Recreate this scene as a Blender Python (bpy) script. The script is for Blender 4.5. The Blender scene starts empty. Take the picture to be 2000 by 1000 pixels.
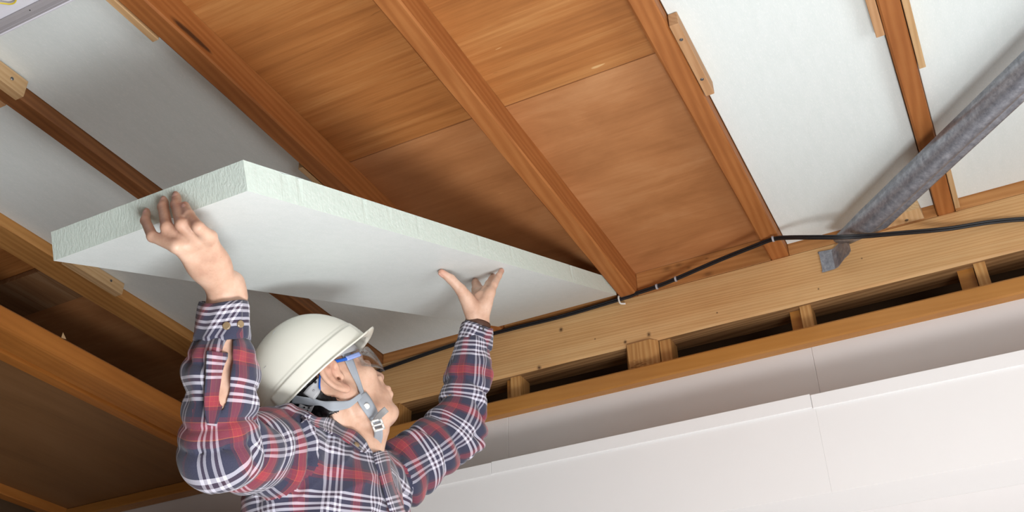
import bpy, bmesh, math, random
import numpy as np
from mathutils import Vector, Matrix
from mathutils.bvhtree import BVHTree

SC = bpy.context.scene
COL = SC.collection

# ------------------------------------------------------------------ camera
F_PX, PITCH, YAW, ROLL = 2010.42, .580556, -.461748, -.020832
_fw = np.array([math.sin(YAW)*math.cos(PITCH), math.cos(YAW)*math.cos(PITCH), math.sin(PITCH)])
_r0 = np.array([math.cos(YAW), -math.sin(YAW), 0.0])
_u0 = np.cross(_r0, _fw)
_rt = _r0*math.cos(ROLL) + _u0*math.sin(ROLL)
_up = -_r0*math.sin(ROLL) + _u0*math.cos(ROLL)
cam_data = bpy.data.cameras.new('camera')
cam = bpy.data.objects.new('camera', cam_data); COL.objects.link(cam)
cam_data.sensor_width = 36.0
cam_data.lens = 36.0*F_PX/2000.0
cam_data.clip_start = 0.02
cam.matrix_world = Matrix(((_rt[0], _up[0], -_fw[0], 0), (_rt[1], _up[1], -_fw[1], 0), (_rt[2], _up[2], -_fw[2], 0), (0, 0, 0, 1)))
SC.camera = cam

# ------------------------------------------------------------------ world, lights, exposure
SC.view_settings.view_transform = 'Standard'
SC.view_settings.look = 'None'
SC.view_settings.gamma = 1.0
SC.view_settings.use_curve_mapping = False
SC.view_settings.exposure = 0.0
world = bpy.data.worlds.new('world'); SC.world = world; world.use_nodes = True
world.node_tree.nodes['Background'].inputs[0].default_value = (1.0, 1.0, 1.0, 1)
world.node_tree.nodes['Background'].inputs[1].default_value = 0.17
def area_light(name, loc, target, size, power, color=(1, 1, 1), size_y=None):
    d = bpy.data.lights.new(name, 'AREA'); d.energy = power; d.color = color
    d.shape = 'RECTANGLE'; d.size = size; d.size_y = size_y or size
    o = bpy.data.objects.new(name, d); COL.objects.link(o)
    o.location = loc
    o.rotation_euler = (Vector(target)-Vector(loc)).to_track_quat('-Z', 'Y').to_euler()
    return o
area_light('work_light', (.10, .62, -.68), (-.5, 1.4, 1.6), .62, 65, (.97, .99, 1.0))
area_light('window_light', (1.9, .35, -.25), (-.6, 1.6, 1.4), 1.4, 42, (.96, .985, 1.0))

# ------------------------------------------------------------------ helpers
def ray(u, v):
    return _rt*(u-1000)/F_PX - _up*(v-500)/F_PX + _fw
def at(u, v, dep): return ray(u, v)*dep
def onz(u, v, z): d = ray(u, v); return d*z/d[2]
def ony(u, v, y): d = ray(u, v); return d*y/d[1]
def onx(u, v, x): d = ray(u, v); return d*x/d[0]
def proj(P):
    P = np.asarray(P, float); z = P@_fw
    return np.stack([1000+F_PX*(P@_rt)/z, 500-F_PX*(P@_up)/z], -1)

def props(o, label=None, cat=None, group=None, kind=None):
    if label: o['label'] = label
    if cat: o['category'] = cat
    if group: o['group'] = group
    if kind: o['kind'] = kind
    return o
def thing(name, loc, label=None, cat=None, group=None, kind=None):
    o = bpy.data.objects.new(name, None); COL.objects.link(o)
    o.location = loc; o.empty_display_size = .05
    return props(o, label, cat, group, kind)
def origin_of(o):
    p = Vector((0, 0, 0))
    while o is not None:
        p += o.location; o = o.parent
    return p
def mesh_obj(name, verts, faces, m=None, parent=None, loc=None, smooth=False, uv=None, mats=None, midx=None):
    """verts in world coordinates; the object's origin is loc, or its parent's origin."""
    base = origin_of(parent) if parent is not None else Vector(loc if loc is not None else np.asarray(verts, float).reshape(-1, 3).mean(0))
    if parent is not None and loc is not None:
        base = Vector(loc)
    V = np.asarray(verts, float).reshape(-1, 3) - np.array(base)
    me = bpy.data.meshes.new(name)
    me.from_pydata(V.tolist(), [], [list(map(int, f)) for f in faces] if not isinstance(faces, np.ndarray) else faces.tolist())
    if mats:
        for x in mats: me.materials.append(x)
        if midx is not None: me.polygons.foreach_set('material_index', np.asarray(midx, np.int32))
    elif m: me.materials.append(m)
    if uv is not None:
        l = me.uv_layers.new(name='uv'); l.data.foreach_set('uv', np.asarray(uv, np.float32).ravel())
    if smooth: me.polygons.foreach_set('use_smooth', np.ones(len(me.polygons), bool))
    me.update()
    o = bpy.data.objects.new(name, me); COL.objects.link(o)
    if parent is not None:
        o.parent = parent; o.location = base - origin_of(parent)
    else: o.location = base
    return o
class MB:
    """collects shapes in world coordinates"""
    def __init__(s): s.v = []; s.f = []
    def add(s, v, f):
        n = len(s.v); s.v += [tuple(map(float, p)) for p in v]; s.f += [[i+n for i in q] for q in f]; return s
    def hexa(s, b, t):       # bottom quad, top quad (ccw from above)
        return s.add(list(b)+list(t), [(3, 2, 1, 0), (4, 5, 6, 7), (0, 1, 5, 4), (1, 2, 6, 5), (2, 3, 7, 6), (3, 0, 4, 7)])
    def box(s, x0, x1, y0, y1, z0, z1, bev=0.0):
        if bev <= 0:
            return s.hexa([(x0, y0, z0), (x1, y0, z0), (x1, y1, z0), (x0, y1, z0)], [(x0, y0, z1), (x1, y0, z1), (x1, y1, z1), (x0, y1, z1)])
        bm = bmesh.new(); bmesh.ops.create_cube(bm, size=1)
        for v in bm.verts: v.co = ((x0+x1)/2+v.co.x*(x1-x0), (y0+y1)/2+v.co.y*(y1-y0), (z0+z1)/2+v.co.z*(z1-z0))
        bmesh.ops.bevel(bm, geom=bm.edges[:], offset=bev, segments=1, affect='EDGES')
        return s.bm(bm)
    def bm(s, bm, M=None):
        if M is not None: bmesh.ops.transform(bm, matrix=M, verts=bm.verts[:])
        bm.verts.index_update(); s.add([v.co[:] for v in bm.verts], [[v.index for v in f.verts] for f in bm.faces]); bm.free(); return s
    def prism(s, poly, axis, a, b):   # polygon of (p,q) pairs swept along axis 0/1/2
        n = len(poly); V = []
        for t in (a, b):
            for p, q in poly:
                V.append({0: (t, p, q), 1: (p, t, q), 2: (p, q, t)}[axis])
        F = [list(range(n))[::-1], list(range(n, 2*n))] + [(i, (i+1) % n, n+(i+1) % n, n+i) for i in range(n)]
        return s.add(V, F)
    def tube(s, pts, r, n=10, caps=True):
        P = [np.asarray(p, float) for p in pts]; m = len(P); V = []
        R = r if hasattr(r, '__len__') else [r]*m
        T = [P[min(i+1, m-1)]-P[max(i-1, 0)] for i in range(m)]; T = [t/np.linalg.norm(t) for t in T]
        u = np.cross(T[0], (0, 0, 1)); u = u if np.linalg.norm(u) > .1 else np.cross(T[0], (1, 0, 0)); u /= np.linalg.norm(u)
        for i in range(m):
            u = u-T[i]*(u@T[i]); u /= np.linalg.norm(u); w = np.cross(T[i], u)
            for k in range(n):
                a = 2*math.pi*k/n; V.append(P[i]+R[i]*(u*math.cos(a)+w*math.sin(a)))
        F = [(i*n+k, i*n+(k+1) % n, (i+1)*n+(k+1) % n, (i+1)*n+k) for i in range(m-1) for k in range(n)]
        if caps: F += [list(range(n))[::-1], list(range((m-1)*n, m*n))]
        return s.add(V, F)
    def disc(s, c, nrm, r, h, n=14, r2=None):   # short cylinder / button shape
        c = np.asarray(c, float); nrm = np.asarray(nrm, float); nrm /= np.linalg.norm(nrm)
        return s.tube([c-nrm*h/2, c+nrm*h/2*.6, c+nrm*h/2], [r, r, r2 if r2 is not None else r*.85], n)
    def build(s, name, m, parent=None, loc=None, smooth=False):
        o = mesh_obj(name, s.v, s.f, m, parent, loc, smooth)
        return o
def fix_normals(o):
    bm = bmesh.new(); bm.from_mesh(o.data); bmesh.ops.recalc_face_normals(bm, faces=bm.faces[:]); bm.to_mesh(o.data); bm.free()
    return o
def catmull(pts, n=8):
    P = [np.asarray(p, float) for p in pts]; P = [2*P[0]-P[1]]+P+[2*P[-1]-P[-2]]; out = []
    for i in range(1, len(P)-2):
        for k in range(n):
            t = k/n; a, b, c, d = P[i-1:i+3]
            out.append(.5*((2*b)+(c-a)*t+(2*a-5*b+4*c-d)*t*t+(-a+3*b-3*c+d)*t**3))
    out.append(P[-2]); return out

# ------------------------------------------------------------------ materials
def srgb(r, g, b):
    f = lambda c: c/12.92 if c <= .04045 else ((c+.055)/1.055)**2.4
    return (f(r/255), f(g/255), f(b/255), 1)
def desat(c, k):
    l = .2126*c[0]+.7152*c[1]+.0722*c[2]
    return tuple(l+(x-l)*k for x in c[:3])+(1,)
def hue_(c): return (c[0], c[1]*1.03, c[2]*1.02, 1)
class NT:
    def __init__(s, name):
        s.m = bpy.data.materials.new(name); s.m.use_nodes = True; s.t = s.m.node_tree; s.b = s.t.nodes['Principled BSDF']
    def n(s, ty, **kw):
        x = s.t.nodes.new(ty)
        for k, v in kw.items(): setattr(x, k, v)
        return x
    def l(s, a, b): s.t.links.new(a, b)
    def coord(s, kind='Object', scale=(1, 1, 1), rnd=True):
        tc = s.n('ShaderNodeTexCoord'); mp = s.n('ShaderNodeMapping'); mp.inputs['Scale'].default_value = scale
        if rnd:
            oi = s.n('ShaderNodeObjectInfo'); ml = s.n('ShaderNodeVectorMath', operation='SCALE'); ml.inputs[0].default_value = (7.3, 5.1, 9.7)
            s.l(oi.outputs['Random'], ml.inputs['Scale']); ad = s.n('ShaderNodeVectorMath', operation='ADD')
            s.l(tc.outputs[kind], ad.inputs[0]); s.l(ml.outputs[0], ad.inputs[1]); s.l(ad.outputs[0], mp.inputs['Vector'])
        else: s.l(tc.outputs[kind], mp.inputs['Vector'])
        return mp.outputs[0]
    def noise(s, vec, scale, detail=4, rough=.55, dist=0):
        x = s.n('ShaderNodeTexNoise'); x.inputs['Scale'].default_value = scale; x.inputs['Detail'].default_value = detail
        x.inputs['Roughness'].default_value = rough; x.inputs['Distortion'].default_value = dist; s.l(vec, x.inputs['Vector']); return x.outputs['Fac']
    def ramp(s, fac, stops, interp='LINEAR'):
        x = s.n('ShaderNodeValToRGB'); cr = x.color_ramp; cr.interpolation = interp
        while len(cr.elements) > 1: cr.elements.remove(cr.elements[-1])
        cr.elements[0].position = stops[0][0]; cr.elements[0].color = stops[0][1]
        for p, c in stops[1:]:
            e = cr.elements.new(p); e.color = c
        s.l(fac, x.inputs['Fac']); return x.outputs['Color']
    def mix(s, fac, a, b, mode='MIX'):
        x = s.n('ShaderNodeMix', data_type='RGBA', blend_type=mode)
        for sock, val in ((x.inputs['Factor'], fac), (x.inputs['A'], a), (x.inputs['B'], b)):
            if hasattr(val, 'is_linked') or isinstance(val, bpy.types.NodeSocket): s.l(val, sock)
            else: sock.default_value = val
        return x.outputs['Result']
    def math(s, op, a, b=0.0):
        x = s.n('ShaderNodeMath', operation=op)
        for sock, val in ((x.inputs[0], a), (x.inputs[1], b)):
            if isinstance(val, bpy.types.NodeSocket): s.l(val, sock)
            else: sock.default_value = val
        return x.outputs[0]
    def bump(s, h, strength, dist=.002):
        x = s.n('ShaderNodeBump'); x.inputs['Strength'].default_value = strength; x.inputs['Distance'].default_value = dist
        s.l(h, x.inputs['Height']); s.l(x.outputs[0], s.b.inputs['Normal'])
    def fin(s, col=None, rough=.5, spec=.5, metal=0.0):
        if col is not None:
            if isinstance(col, bpy.types.NodeSocket): s.l(col, s.b.inputs['Base Color'])
            else: s.b.inputs['Base Color'].default_value = col
        if isinstance(rough, bpy.types.NodeSocket): s.l(rough, s.b.inputs['Roughness'])
        else: s.b.inputs['Roughness'].default_value = rough
        s.b.inputs['Specular IOR Level'].default_value = spec; s.b.inputs['Metallic'].default_value = metal
        return s.m
g3 = lambda v: (v, v, v, 1)
def wood(name, dark, mid, light, axis=1, fine=1.0, rings=.5, rough=.6, stain=None, knots=(), kbase=(0, 0, 0), kst=.55, ka=1.0):
    """sawn softwood: growth rings stretched along an axis, pores, blotches, knots at given points (object space)"""
    dark, mid, light = (hue_(c)  for c in (dark, mid, light)); rings *= .6
    t = NT(name)
    sc = [9.0*fine]*3; sc[axis] = .55
    v = t.coord(scale=sc)
    big = t.noise(v, 1.0, 3, .5, .3)
    w = t.n('ShaderNodeTexWave', wave_type='BANDS', bands_direction='DIAGONAL')
    w.inputs['Scale'].default_value = 3.4; w.inputs['Distortion'].default_value = 7.0; w.inputs['Detail'].default_value = 3.0
    w.inputs['Detail Scale'].default_value = .9; t.l(v, w.inputs['Vector'])
    sf = [160.0]*3; sf[axis] = 3.5
    pores = t.noise(t.coord(scale=sf), 1.0, 3, .6)
    f = t.math('ADD', t.math('MULTIPLY', big, 1.0-rings), t.math('MULTIPLY', w.outputs['Fac'], rings))
    c = t.ramp(f, [(.12, dark), (.5, mid), (.9, light)])
    c = t.mix(t.math('MULTIPLY', pores, .55), c, t.mix(1.0, c, g3(.74), 'MULTIPLY'))
    blot = t.noise(t.coord(scale=(2.2, 2.2, 2.2)), 1.0, 4, .6)
    c = t.mix(t.ramp(blot, [(.40, g3(0)), (.72, g3(.55))]), c, stain or t.mix(1.0, c, srgb(214, 202, 190), 'MULTIPLY'))
    for (p, r) in knots:
        tc = t.n('ShaderNodeTexCoord'); sb = t.n('ShaderNodeVectorMath', operation='SUBTRACT'); sb.inputs[1].default_value = tuple(np.asarray(p, float)-np.asarray(kbase, float))
        t.l(tc.outputs['Object'], sb.inputs[0]); ln = t.n('ShaderNodeVectorMath', operation='LENGTH')
        ms = [1.0, 1.0, 1.0]; ms[axis] = kst
        mm = t.n('ShaderNodeVectorMath', operation='MULTIPLY'); mm.inputs[1].default_value = ms
        t.l(sb.outputs[0], mm.inputs[0]); t.l(mm.outputs[0], ln.inputs[0])
        k = t.math('ADD', t.math('DIVIDE', ln.outputs['Value'], r), t.math('MULTIPLY', t.math('SUBTRACT', pores, .5), .7))
        c = t.mix(t.ramp(k, [(.25, g3(.92*ka)), (.55, g3(.45*ka)), (1.0, g3(0))]), c, srgb(70, 42, 24))
    t.bump(t.math('ADD', pores, t.math('MULTIPLY', w.outputs['Fac'], .4)), .25, .0012)
    return t.fin(c, rough, .35)
def plywood(name, dark, mid, light, axis=0, streak=1.0, cloud=.18):
    dark, mid, light = (hue_(c) for c in (dark, mid, light))
    t = NT(name)
    s1 = [1.0, 1.0, 1.0]; s1[axis] = cloud
    big = t.noise(t.coord(scale=[x*7 for x in s1]), 1.0, 5, .6, .5)
    s2 = [130.0]*3; s2[axis] = 3.0
    fine = t.noise(t.coord(scale=s2), 1.0, 4, .65)
    s3 = [46.0]*3; s3[axis] = 2.2
    med = t.noise(t.coord(scale=s3), 1.0, 4, .6, .4)
    f = t.math('ADD', t.math('MULTIPLY', big, 1-.5*min(1, streak)), t.math('MULTIPLY', med, .5*min(1, streak)))
    c = t.ramp(f, [(.26, dark), (.5, mid), (.74, light)])
    c = t.mix(t.ramp(fine, [(.45, g3(0)), (.75, g3(.5*streak))]), c, t.mix(1.0, c, srgb(206, 190, 174), 'MULTIPLY'))
    # pale chipped splinters and dark pores drawn out along the grain
    s4 = [42.0]*3; s4[axis] = 7.0
    chip = t.noise(t.coord(scale=s4), 1.0, 2, .5)
    c = t.mix(t.ramp(chip, [(.775, g3(0)), (.80, g3(.75*streak))]), c, srgb(226, 186, 132))
    c = t.mix(t.ramp(chip, [(.19, g3(.7*streak)), (.235, g3(0))]), c, srgb(82, 44, 20))
    t.bump(fine, .12, .001)
    return t.fin(c, .55, .4)
def foam(name, col, edge=False):
    t = NT(name)
    a = t.noise(t.coord(scale=(60, 12, 60)), 1.0, 5, .7)
    b = t.noise(t.coord(scale=(560, 100, 560)), 1.0, 3, .6)
    c = t.mix(t.ramp(b, [(.52, g3(0)), (.75, g3(.5))]), col, srgb(252, 255, 253))
    c = t.mix(t.ramp(a, [(.35, g3(.25)), (.6, g3(0))]), c, t.mix(1.0, c, srgb(238, 242, 240), 'MULTIPLY'))
    if edge:
        w = t.n('ShaderNodeTexWave', wave_type='BANDS', bands_direction='X'); w.inputs['Scale'].default_value = 17; w.inputs['Distortion'].default_value = 14
        w.inputs['Detail'].default_value = 3; w.inputs['Detail Scale'].default_value = 2.2; t.l(t.coord(scale=(2.2, 2.2, 1)), w.inputs['Vector'])
        vz = t.n('ShaderNodeTexVoronoi'); vz.inputs['Scale'].default_value = 1.0; t.l(t.coord(scale=(190, 90, 140)), vz.inputs['Vector'])
        t.bump(t.math('ADD', t.math('MULTIPLY', w.outputs['Fac'], 1.0), t.math('ADD', t.math('MULTIPLY', a, .8), t.math('MULTIPLY', vz.outputs['Distance'], .7))), .12, .003)
    else: t.bump(b, .12, .001)
    return t.fin(c, .5, .35)
def plain(name, col, rough=.5, spec=.5, metal=0.0, nz=.06, scale=40):
    t = NT(name)
    a = t.noise(t.coord(scale=(1, 1, 1)), scale, 4, .6)
    c = t.mix(t.ramp(a, [(.3, g3(nz*4 if nz*4 < 1 else 1)), (.65, g3(0))]), col, t.mix(1.0, col, g3(.72), 'MULTIPLY'))
    return t.fin(c, rough, spec, metal)

M = {}
M['joist'] = wood('sawn_joist_wood', srgb(150, 88, 42), srgb(178, 110, 58), srgb(198, 132, 76), 1, 1.0, .4)
M['joist_lit'] = wood('lit_joist_wood', srgb(176, 118, 62), srgb(202, 144, 82), srgb(216, 162, 102), 1, 1.0, .4)  # joist wood lightened to make up for light lost behind the held board
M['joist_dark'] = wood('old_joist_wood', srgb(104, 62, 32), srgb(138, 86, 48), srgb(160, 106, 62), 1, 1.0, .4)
M['beam'] = wood('pale_beam_wood', srgb(198, 144, 90), srgb(220, 170, 116), srgb(232, 190, 138), 0, 2.3, .42,
                 knots=[((-1.11, 2.56, 1.552), .011), ((-1.19, 2.56, 1.44), .012), ((-.83, 2.56, 1.46), .011), ((-.905, 2.56, 1.455), .009), ((-.33, 2.56, 1.47), .004), ((-1.0, 2.56, 1.49), .004), ((-.62, 2.56, 1.475), .004), ((.16, 2.56, 1.61), .006), ((-1.45, 2.56, 1.5), .006), ((-.20, 2.56, 1.53), .004)], kbase=(-.4, 2.56, 1.437), kst=1.2)
M['joist_resin'] = wood('resinous_joist_wood', srgb(150, 88, 42), srgb(178, 110, 58), srgb(198, 132, 76), 1, 1.0, .4,
                 knots=[(tuple(onx(352, 50, -1.309)), .010), (tuple(onx(372, 66, -1.309)), .012), (tuple(onx(392, 84, -1.309)), .010), (tuple(onx(405, 96, -1.309)), .006)], kbase=(-1.335, -1.1, 1.6), kst=.30)
M['blocking_wet'] = wood('stained_blocking', srgb(164, 108, 60), srgb(190, 130, 76), srgb(208, 152, 96), 0, 1.2, .4,
                 knots=[(tuple(ony(1303, 525, 2.561)), .014), (tuple(ony(1325, 518, 2.561)), .012), (tuple(ony(1345, 523, 2.561)), .007), (tuple(ony(1383, 535, 2.561)), .012), (tuple(ony(1380, 505, 2.561)), .005), (tuple(ony(1470, 520, 2.561)), .007)], kbase=(-.4, 2.56, 1.437), kst=.6, ka=.5)
M['wane'] = wood('weathered_beam_wood', srgb(120, 84, 52), srgb(160, 118, 78), srgb(184, 142, 100), 0, 1.2, .6)
M['blocking'] = wood('blocking_wood', srgb(164, 108, 60), srgb(190, 130, 76), srgb(208, 152, 96), 0, 1.2, .4)
M['cleat'] = wood('fresh_cleat_wood', srgb(200, 156, 110), srgb(216, 176, 130), srgb(228, 192, 150), 1, 1.4, .5)
M['cleat_red'] = wood('cleat_wood_red', srgb(184, 134, 92), srgb(204, 156, 114), srgb(216, 172, 132), 1, 1.4, .4)
M['block'] = wood('spacer_wood', srgb(176, 120, 66), srgb(200, 146, 88), srgb(220, 172, 112), 2, 1.4, .6)
M['trim'] = wood('varnished_trim_wood', srgb(168, 108, 50), srgb(186, 126, 62), srgb(198, 140, 76), 0, .9, .2, .38)
M['lintel'] = wood('lintel_wood', srgb(170, 102, 42), srgb(194, 122, 56), srgb(208, 138, 70), 1, .9, .25, .45)
M['ply'] = plywood('plywood_smooth', srgb(158, 102, 60), srgb(184, 124, 78), srgb(204, 148, 102), 0, .45, .42)
M['ply_rough'] = plywood('plywood_streaky', srgb(142, 86, 42), srgb(180, 116, 62), srgb(208, 150, 92), 0, 1.0)
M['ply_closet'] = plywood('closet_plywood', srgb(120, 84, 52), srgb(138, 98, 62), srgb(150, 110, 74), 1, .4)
M['ply_old'] = plywood('weathered_plywood', srgb(110, 74, 46), srgb(146, 104, 70), srgb(196, 164, 130), 1, 1.0)
M['foam'] = foam('foam_face', srgb(230, 237, 236))
M['foam_edge'] = foam('foam_cut_edge', srgb(216, 231, 223), True)
M['wall'] = plain('white_wall_panel', srgb(226, 221, 219), .55, .3, 0, .02, 8)
M['white'] = plain('white_gloss_paint', srgb(240, 238, 237), .4, .4, 0, .01, 8)
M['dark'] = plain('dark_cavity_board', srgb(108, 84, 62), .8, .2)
M['steel'] = plain('steel_screw', srgb(120, 120, 122), .35, .5, 1.0)
M['cable'] = plain('black_cable', srgb(30, 29, 32), .45, .5)
M['wclip'] = plain('white_plastic', srgb(236, 234, 228), .4, .5)
M['floor'] = plain('pale_bounce_floor', srgb(222, 220, 216), .6, .3, 0, .03, 6)  # unseen floor, toned pale and neutral for the light it bounces up
M['enamel'] = plain('white_enamel', srgb(240, 240, 250), .4, .5, 0, .01)
M['enamel_grey'] = plain('grey_enamel', srgb(178, 174, 178), .35, .5, 0, .03)
M['yellow'] = plain('yellow_insulation', srgb(228, 204, 70), .4, .5, 0, .02)
M['black'] = plain('black_plastic', srgb(24, 24, 26), .5, .4)
def galvanised():
    t = NT('galvanised_steel')
    vz = t.n('ShaderNodeTexVoronoi'); t.l(t.coord(scale=(170, 170, 170)), vz.inputs['Vector']); vz.inputs['Scale'].default_value = 1
    a = t.noise(t.coord(scale=(60, 60, 40)), 1.0, 6, .7)
    f = t.math('ADD', t.math('MULTIPLY', vz.outputs['Color'], .15), t.math('MULTIPLY', a, .85))
    c = t.ramp(f, [(.25, srgb(112, 115, 124)), (.5, srgb(152, 155, 164)), (.75, srgb(186, 189, 198))])
    t.bump(f, .15, .001)
    return t.fin(c, .40, .5, .6)
M['galv'] = galvanised()

# ------------------------------------------------------------------ setting
H, PLY = 1.60, 1.68
FLOOR = -.72
fl = thing('floor', (0, 0, FLOOR), kind='structure')
rnd = random.Random(4)
for i in range(18):
    x = -3.3+i*.303
    mb = MB().box(x+.001, x+.302, -2.2, 2.53, FLOOR-.02, FLOOR); mb.build('floor_board', M['floor'], fl)
# plywood deck above the joists: sheets butted with a narrow recessed joint
ce = thing('ceiling', (0, 0, PLY), kind='structure')
ys = [-1.035, -.125, .785, 1.695, 2.70]
for i in range(4):
    for j, (xa, xb) in enumerate(((-3.3, -1.335), (-1.335, .495), (.495, 2.2))):
        dz = (0, .002, .001, .0)[i]
        m = M['ply_rough'] if i % 2 == 0 else M['ply']
        if i == 2: m = M['ply_rough']
        if i == 3: m = M['ply']
        MB().box(xa+.001, xb-.001, ys[i]+.0012, ys[i+1]-.0012, PLY+dz, PLY+.012+dz).build('plywood_sheet', m, ce)
# face wall: cavity lining, wall panels
wb = thing('wall_back', (0, 2.53, FLOOR), kind='structure')
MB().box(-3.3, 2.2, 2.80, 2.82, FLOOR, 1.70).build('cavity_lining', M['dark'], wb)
xs = [-3.3, -3.1025, -2.1935, -1.2845, -.376, .533, 1.442, 2.2]
for a, b in zip(xs, xs[1:]):
    MB().box(a+.0002, b-.0002, 2.53, 2.545, FLOOR, 1.30, .0012).build('wall_panel', M['wall'], wb)
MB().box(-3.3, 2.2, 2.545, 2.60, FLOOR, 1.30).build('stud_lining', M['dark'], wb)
# varnished ceiling trim left on top of the wall panels
t1 = thing('trim_1', (0, 2.50, 1.285), kind='structure')
pts = [(2.502, 1.285), (2.53, 1.285), (2.53, 1.312), (2.60, 1.312), (2.60, 1.333), (2.504, 1.333), (2.500, 1.328), (2.500, 1.290)]
MB().prism(pts, 0, -2.13, 2.2).build('rail', M['trim'], t1); fix_normals(t1.children[0])
# side walls and the wall behind the camera, out of view, so that the room is a room
w = thing('wall_left', (-3.3, 0, FLOOR), kind='structure'); MB().box(-3.34, -3.3, -2.2, 2.82, FLOOR, 1.69).build('wall_sheet', M['dark'], w)

# ------------------------------------------------------------------ joists with their cleats
def cleat(parent, x0, x1, y0, y1, z0, z1, m='cleat', screws=(), chamf=0):
    c = MB().box(x0, x1, y0, y1, z0, z1, .0012).build('cleat', M[m], parent)
    for q in screws:                                                # (x, y) under the cleat, or (x, y, z) in its right side
        MB().disc((q[0], q[1], z0) if len(q) == 2 else q, (0, 0, -1) if len(q) == 2 else (1, 0, 0), .0042, .003, 8).build('screw', M['steel'], c)
    return c
JO = {}
def joist(key, x0, x1, label, m='joist', z0=H, y0=-1.1, y1=2.66):
    o = thing('ceiling_joist', ((x0+x1)/2, y0, z0), label, 'joist', 'timber joists under the plywood deck')
    # sawn timber: slightly wavy arrises
    n = 26; V = []; F = []; r = random.Random(hash(key) % 1000 if isinstance(key, int) else sum(map(ord, key)))
    for i in range(n):
        y = y0+(y1-y0)*i/(n-1)
        e = lambda s=.0012: r.uniform(-s, s)
        b = .004
        V += [(x0+b+e(), y, z0+e(.0006)), (x1-b+e(), y, z0+e(.0006)), (x1+e(), y, z0+b), (x1+e(.0006), y, PLY), (x0+e(.0006), y, PLY), (x0+e(), y, z0+b)]
    for i in range(n-1):
        for k in range(6): F.append((i*6+k, i*6+(k+1) % 6, (i+1)*6+(k+1) % 6, (i+1)*6+k))
    F += [tuple(range(6))[::-1], tuple(range((n-1)*6, n*6))]
    fix_normals(mesh_obj('timber', V, F, M[m], o))
    JO[key] = o; return o
j = joist('b', -2.31, -2.215, 'broad brown joist beyond the near end of the held board, pale cleat on it', 'joist_lit')
cleat(j, -2.213, -2.185, 1.60, 1.805, 1.591, 1.629, 'cleat', [(-2.185, 1.755, 1.612)])
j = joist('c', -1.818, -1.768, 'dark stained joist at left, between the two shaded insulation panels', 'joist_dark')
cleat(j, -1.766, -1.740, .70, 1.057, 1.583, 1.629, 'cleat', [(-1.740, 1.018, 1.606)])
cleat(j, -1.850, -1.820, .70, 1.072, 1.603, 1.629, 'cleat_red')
j = joist('d', -1.361, -1.309, 'joist with a torn resin pocket, left edge of the bare plywood bays', 'joist_resin')
cleat(j, -1.380, -1.363, .62, 1.075, 1.598, 1.632, 'cleat')
cleat(j, -1.378, -1.363, 1.578, 1.72, 1.602, 1.63, 'cleat')
j = joist('e', -.904, -.853, 'joist running down the middle of the bare plywood to the end of the held board')
j = joist('f', -.443, -.391, 'joist between the bare plywood and the white insulation, with a pale screwed cleat')
cleat(j, -.389, -.368, 1.552, 1.80, 1.598, 1.634, 'cleat_red', [(-.3785, 1.60), (-.3785, 1.74)])
j = joist('g', .016, .0615, 'orange joist behind the steel brace, white insulation on both sides')
cleat(j, -.004, .0145, 1.45, 1.80, 1.602, 1.634, 'cleat_red')
cleat(j, .063, .078, 1.60, 1.945, 1.602, 1.634, 'cleat')
cleat(j, .063, .076, 2.31, 2.552, 1.602, 1.634, 'cleat')
joist('h', .472, .519, 'joist just past the right edge of the picture, beside the corner insulation panel')

# ------------------------------------------------------------------ beam, blocking, spacers
be = thing('wall_beam', (-.4, 2.56, 1.437), 'long pale timber beam along the wall top carrying the joist ends', 'beam')
V = []; F = []; n = 40; r = random.Random(8)
for i in range(n):
    x = -3.1+5.2*i/(n-1); e = lambda s=.0015: r.uniform(-s, s)
    V += [(x, 2.56, 1.443+e()), (x, 2.566+e(), 1.437), (x, 2.655+e(.004), 1.437), (x, 2.668, 1.445), (x, 2.668, 1.6), (x, 2.562, 1.6), (x, 2.56, 1.597)]
for i in range(n-1):
    for k in range(7): F.append((i*7+k, i*7+(k+1) % 7, (i+1)*7+(k+1) % 7, (i+1)*7+k))
F += [tuple(range(7)), tuple(range((n-1)*7, n*7))]
fix_normals(mesh_obj('timber', V, F, None, be, mats=[M['beam'], M['wane']], midx=[1 if i < (n-1)*7 and i % 7 == 1 else 0 for i in range(len(F))]))
jx = [(-2.82, -2.76), (-2.31, -2.215), (-1.818, -1.768), (-1.361, -1.309), (-.904, -.853), (-.443, -.391), (.016, .0615), (.472, .519), (.93, .98)]
for (a, b) in zip(jx, jx[1:]):
    MB().box(a[1]+.001, b[0]-.001, 2.561, 2.60, 1.601, 1.679, .001).build('blocking', M['blocking_wet' if a[0] == -.904 else 'blocking'], be)
c = MB().hexa([(-.18, 2.515, 1.603), (-.022, 2.502, 1.603), (-.018, 2.559, 1.603), (-.20, 2.559, 1.603)],
              [(-.18, 2.52, 1.632), (-.022, 2.507, 1.632), (-.018, 2.559, 1.632), (-.20, 2.559, 1.632)]).build('cleat', M['cleat'], be)
MB().disc((-.062, 2.545, 1.603), (0, 0, -1), .005, .003, 8).build('screw', M['steel'], c)

def spacer(x0, x1, y0, y1, label, chamfer=.0, top=1.4365, m='block'):
    o = MB().prism([(x0, y0+chamfer), (x0+chamfer, y0), (x1-chamfer*.6, y0), (x1, y0+chamfer*.6), (x1, y1), (x0, y1)] if chamfer else [(x0, y0), (x1, y0), (x1, y1), (x0, y1)], 2, 1.334, top).build('spacer_block', M[m], None, ((x0+x1)/2, (y0+y1)/2, 1.334))
    fix_normals(o); return props(o, label, 'block', 'spacer blocks between the trim and the beam')
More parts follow.
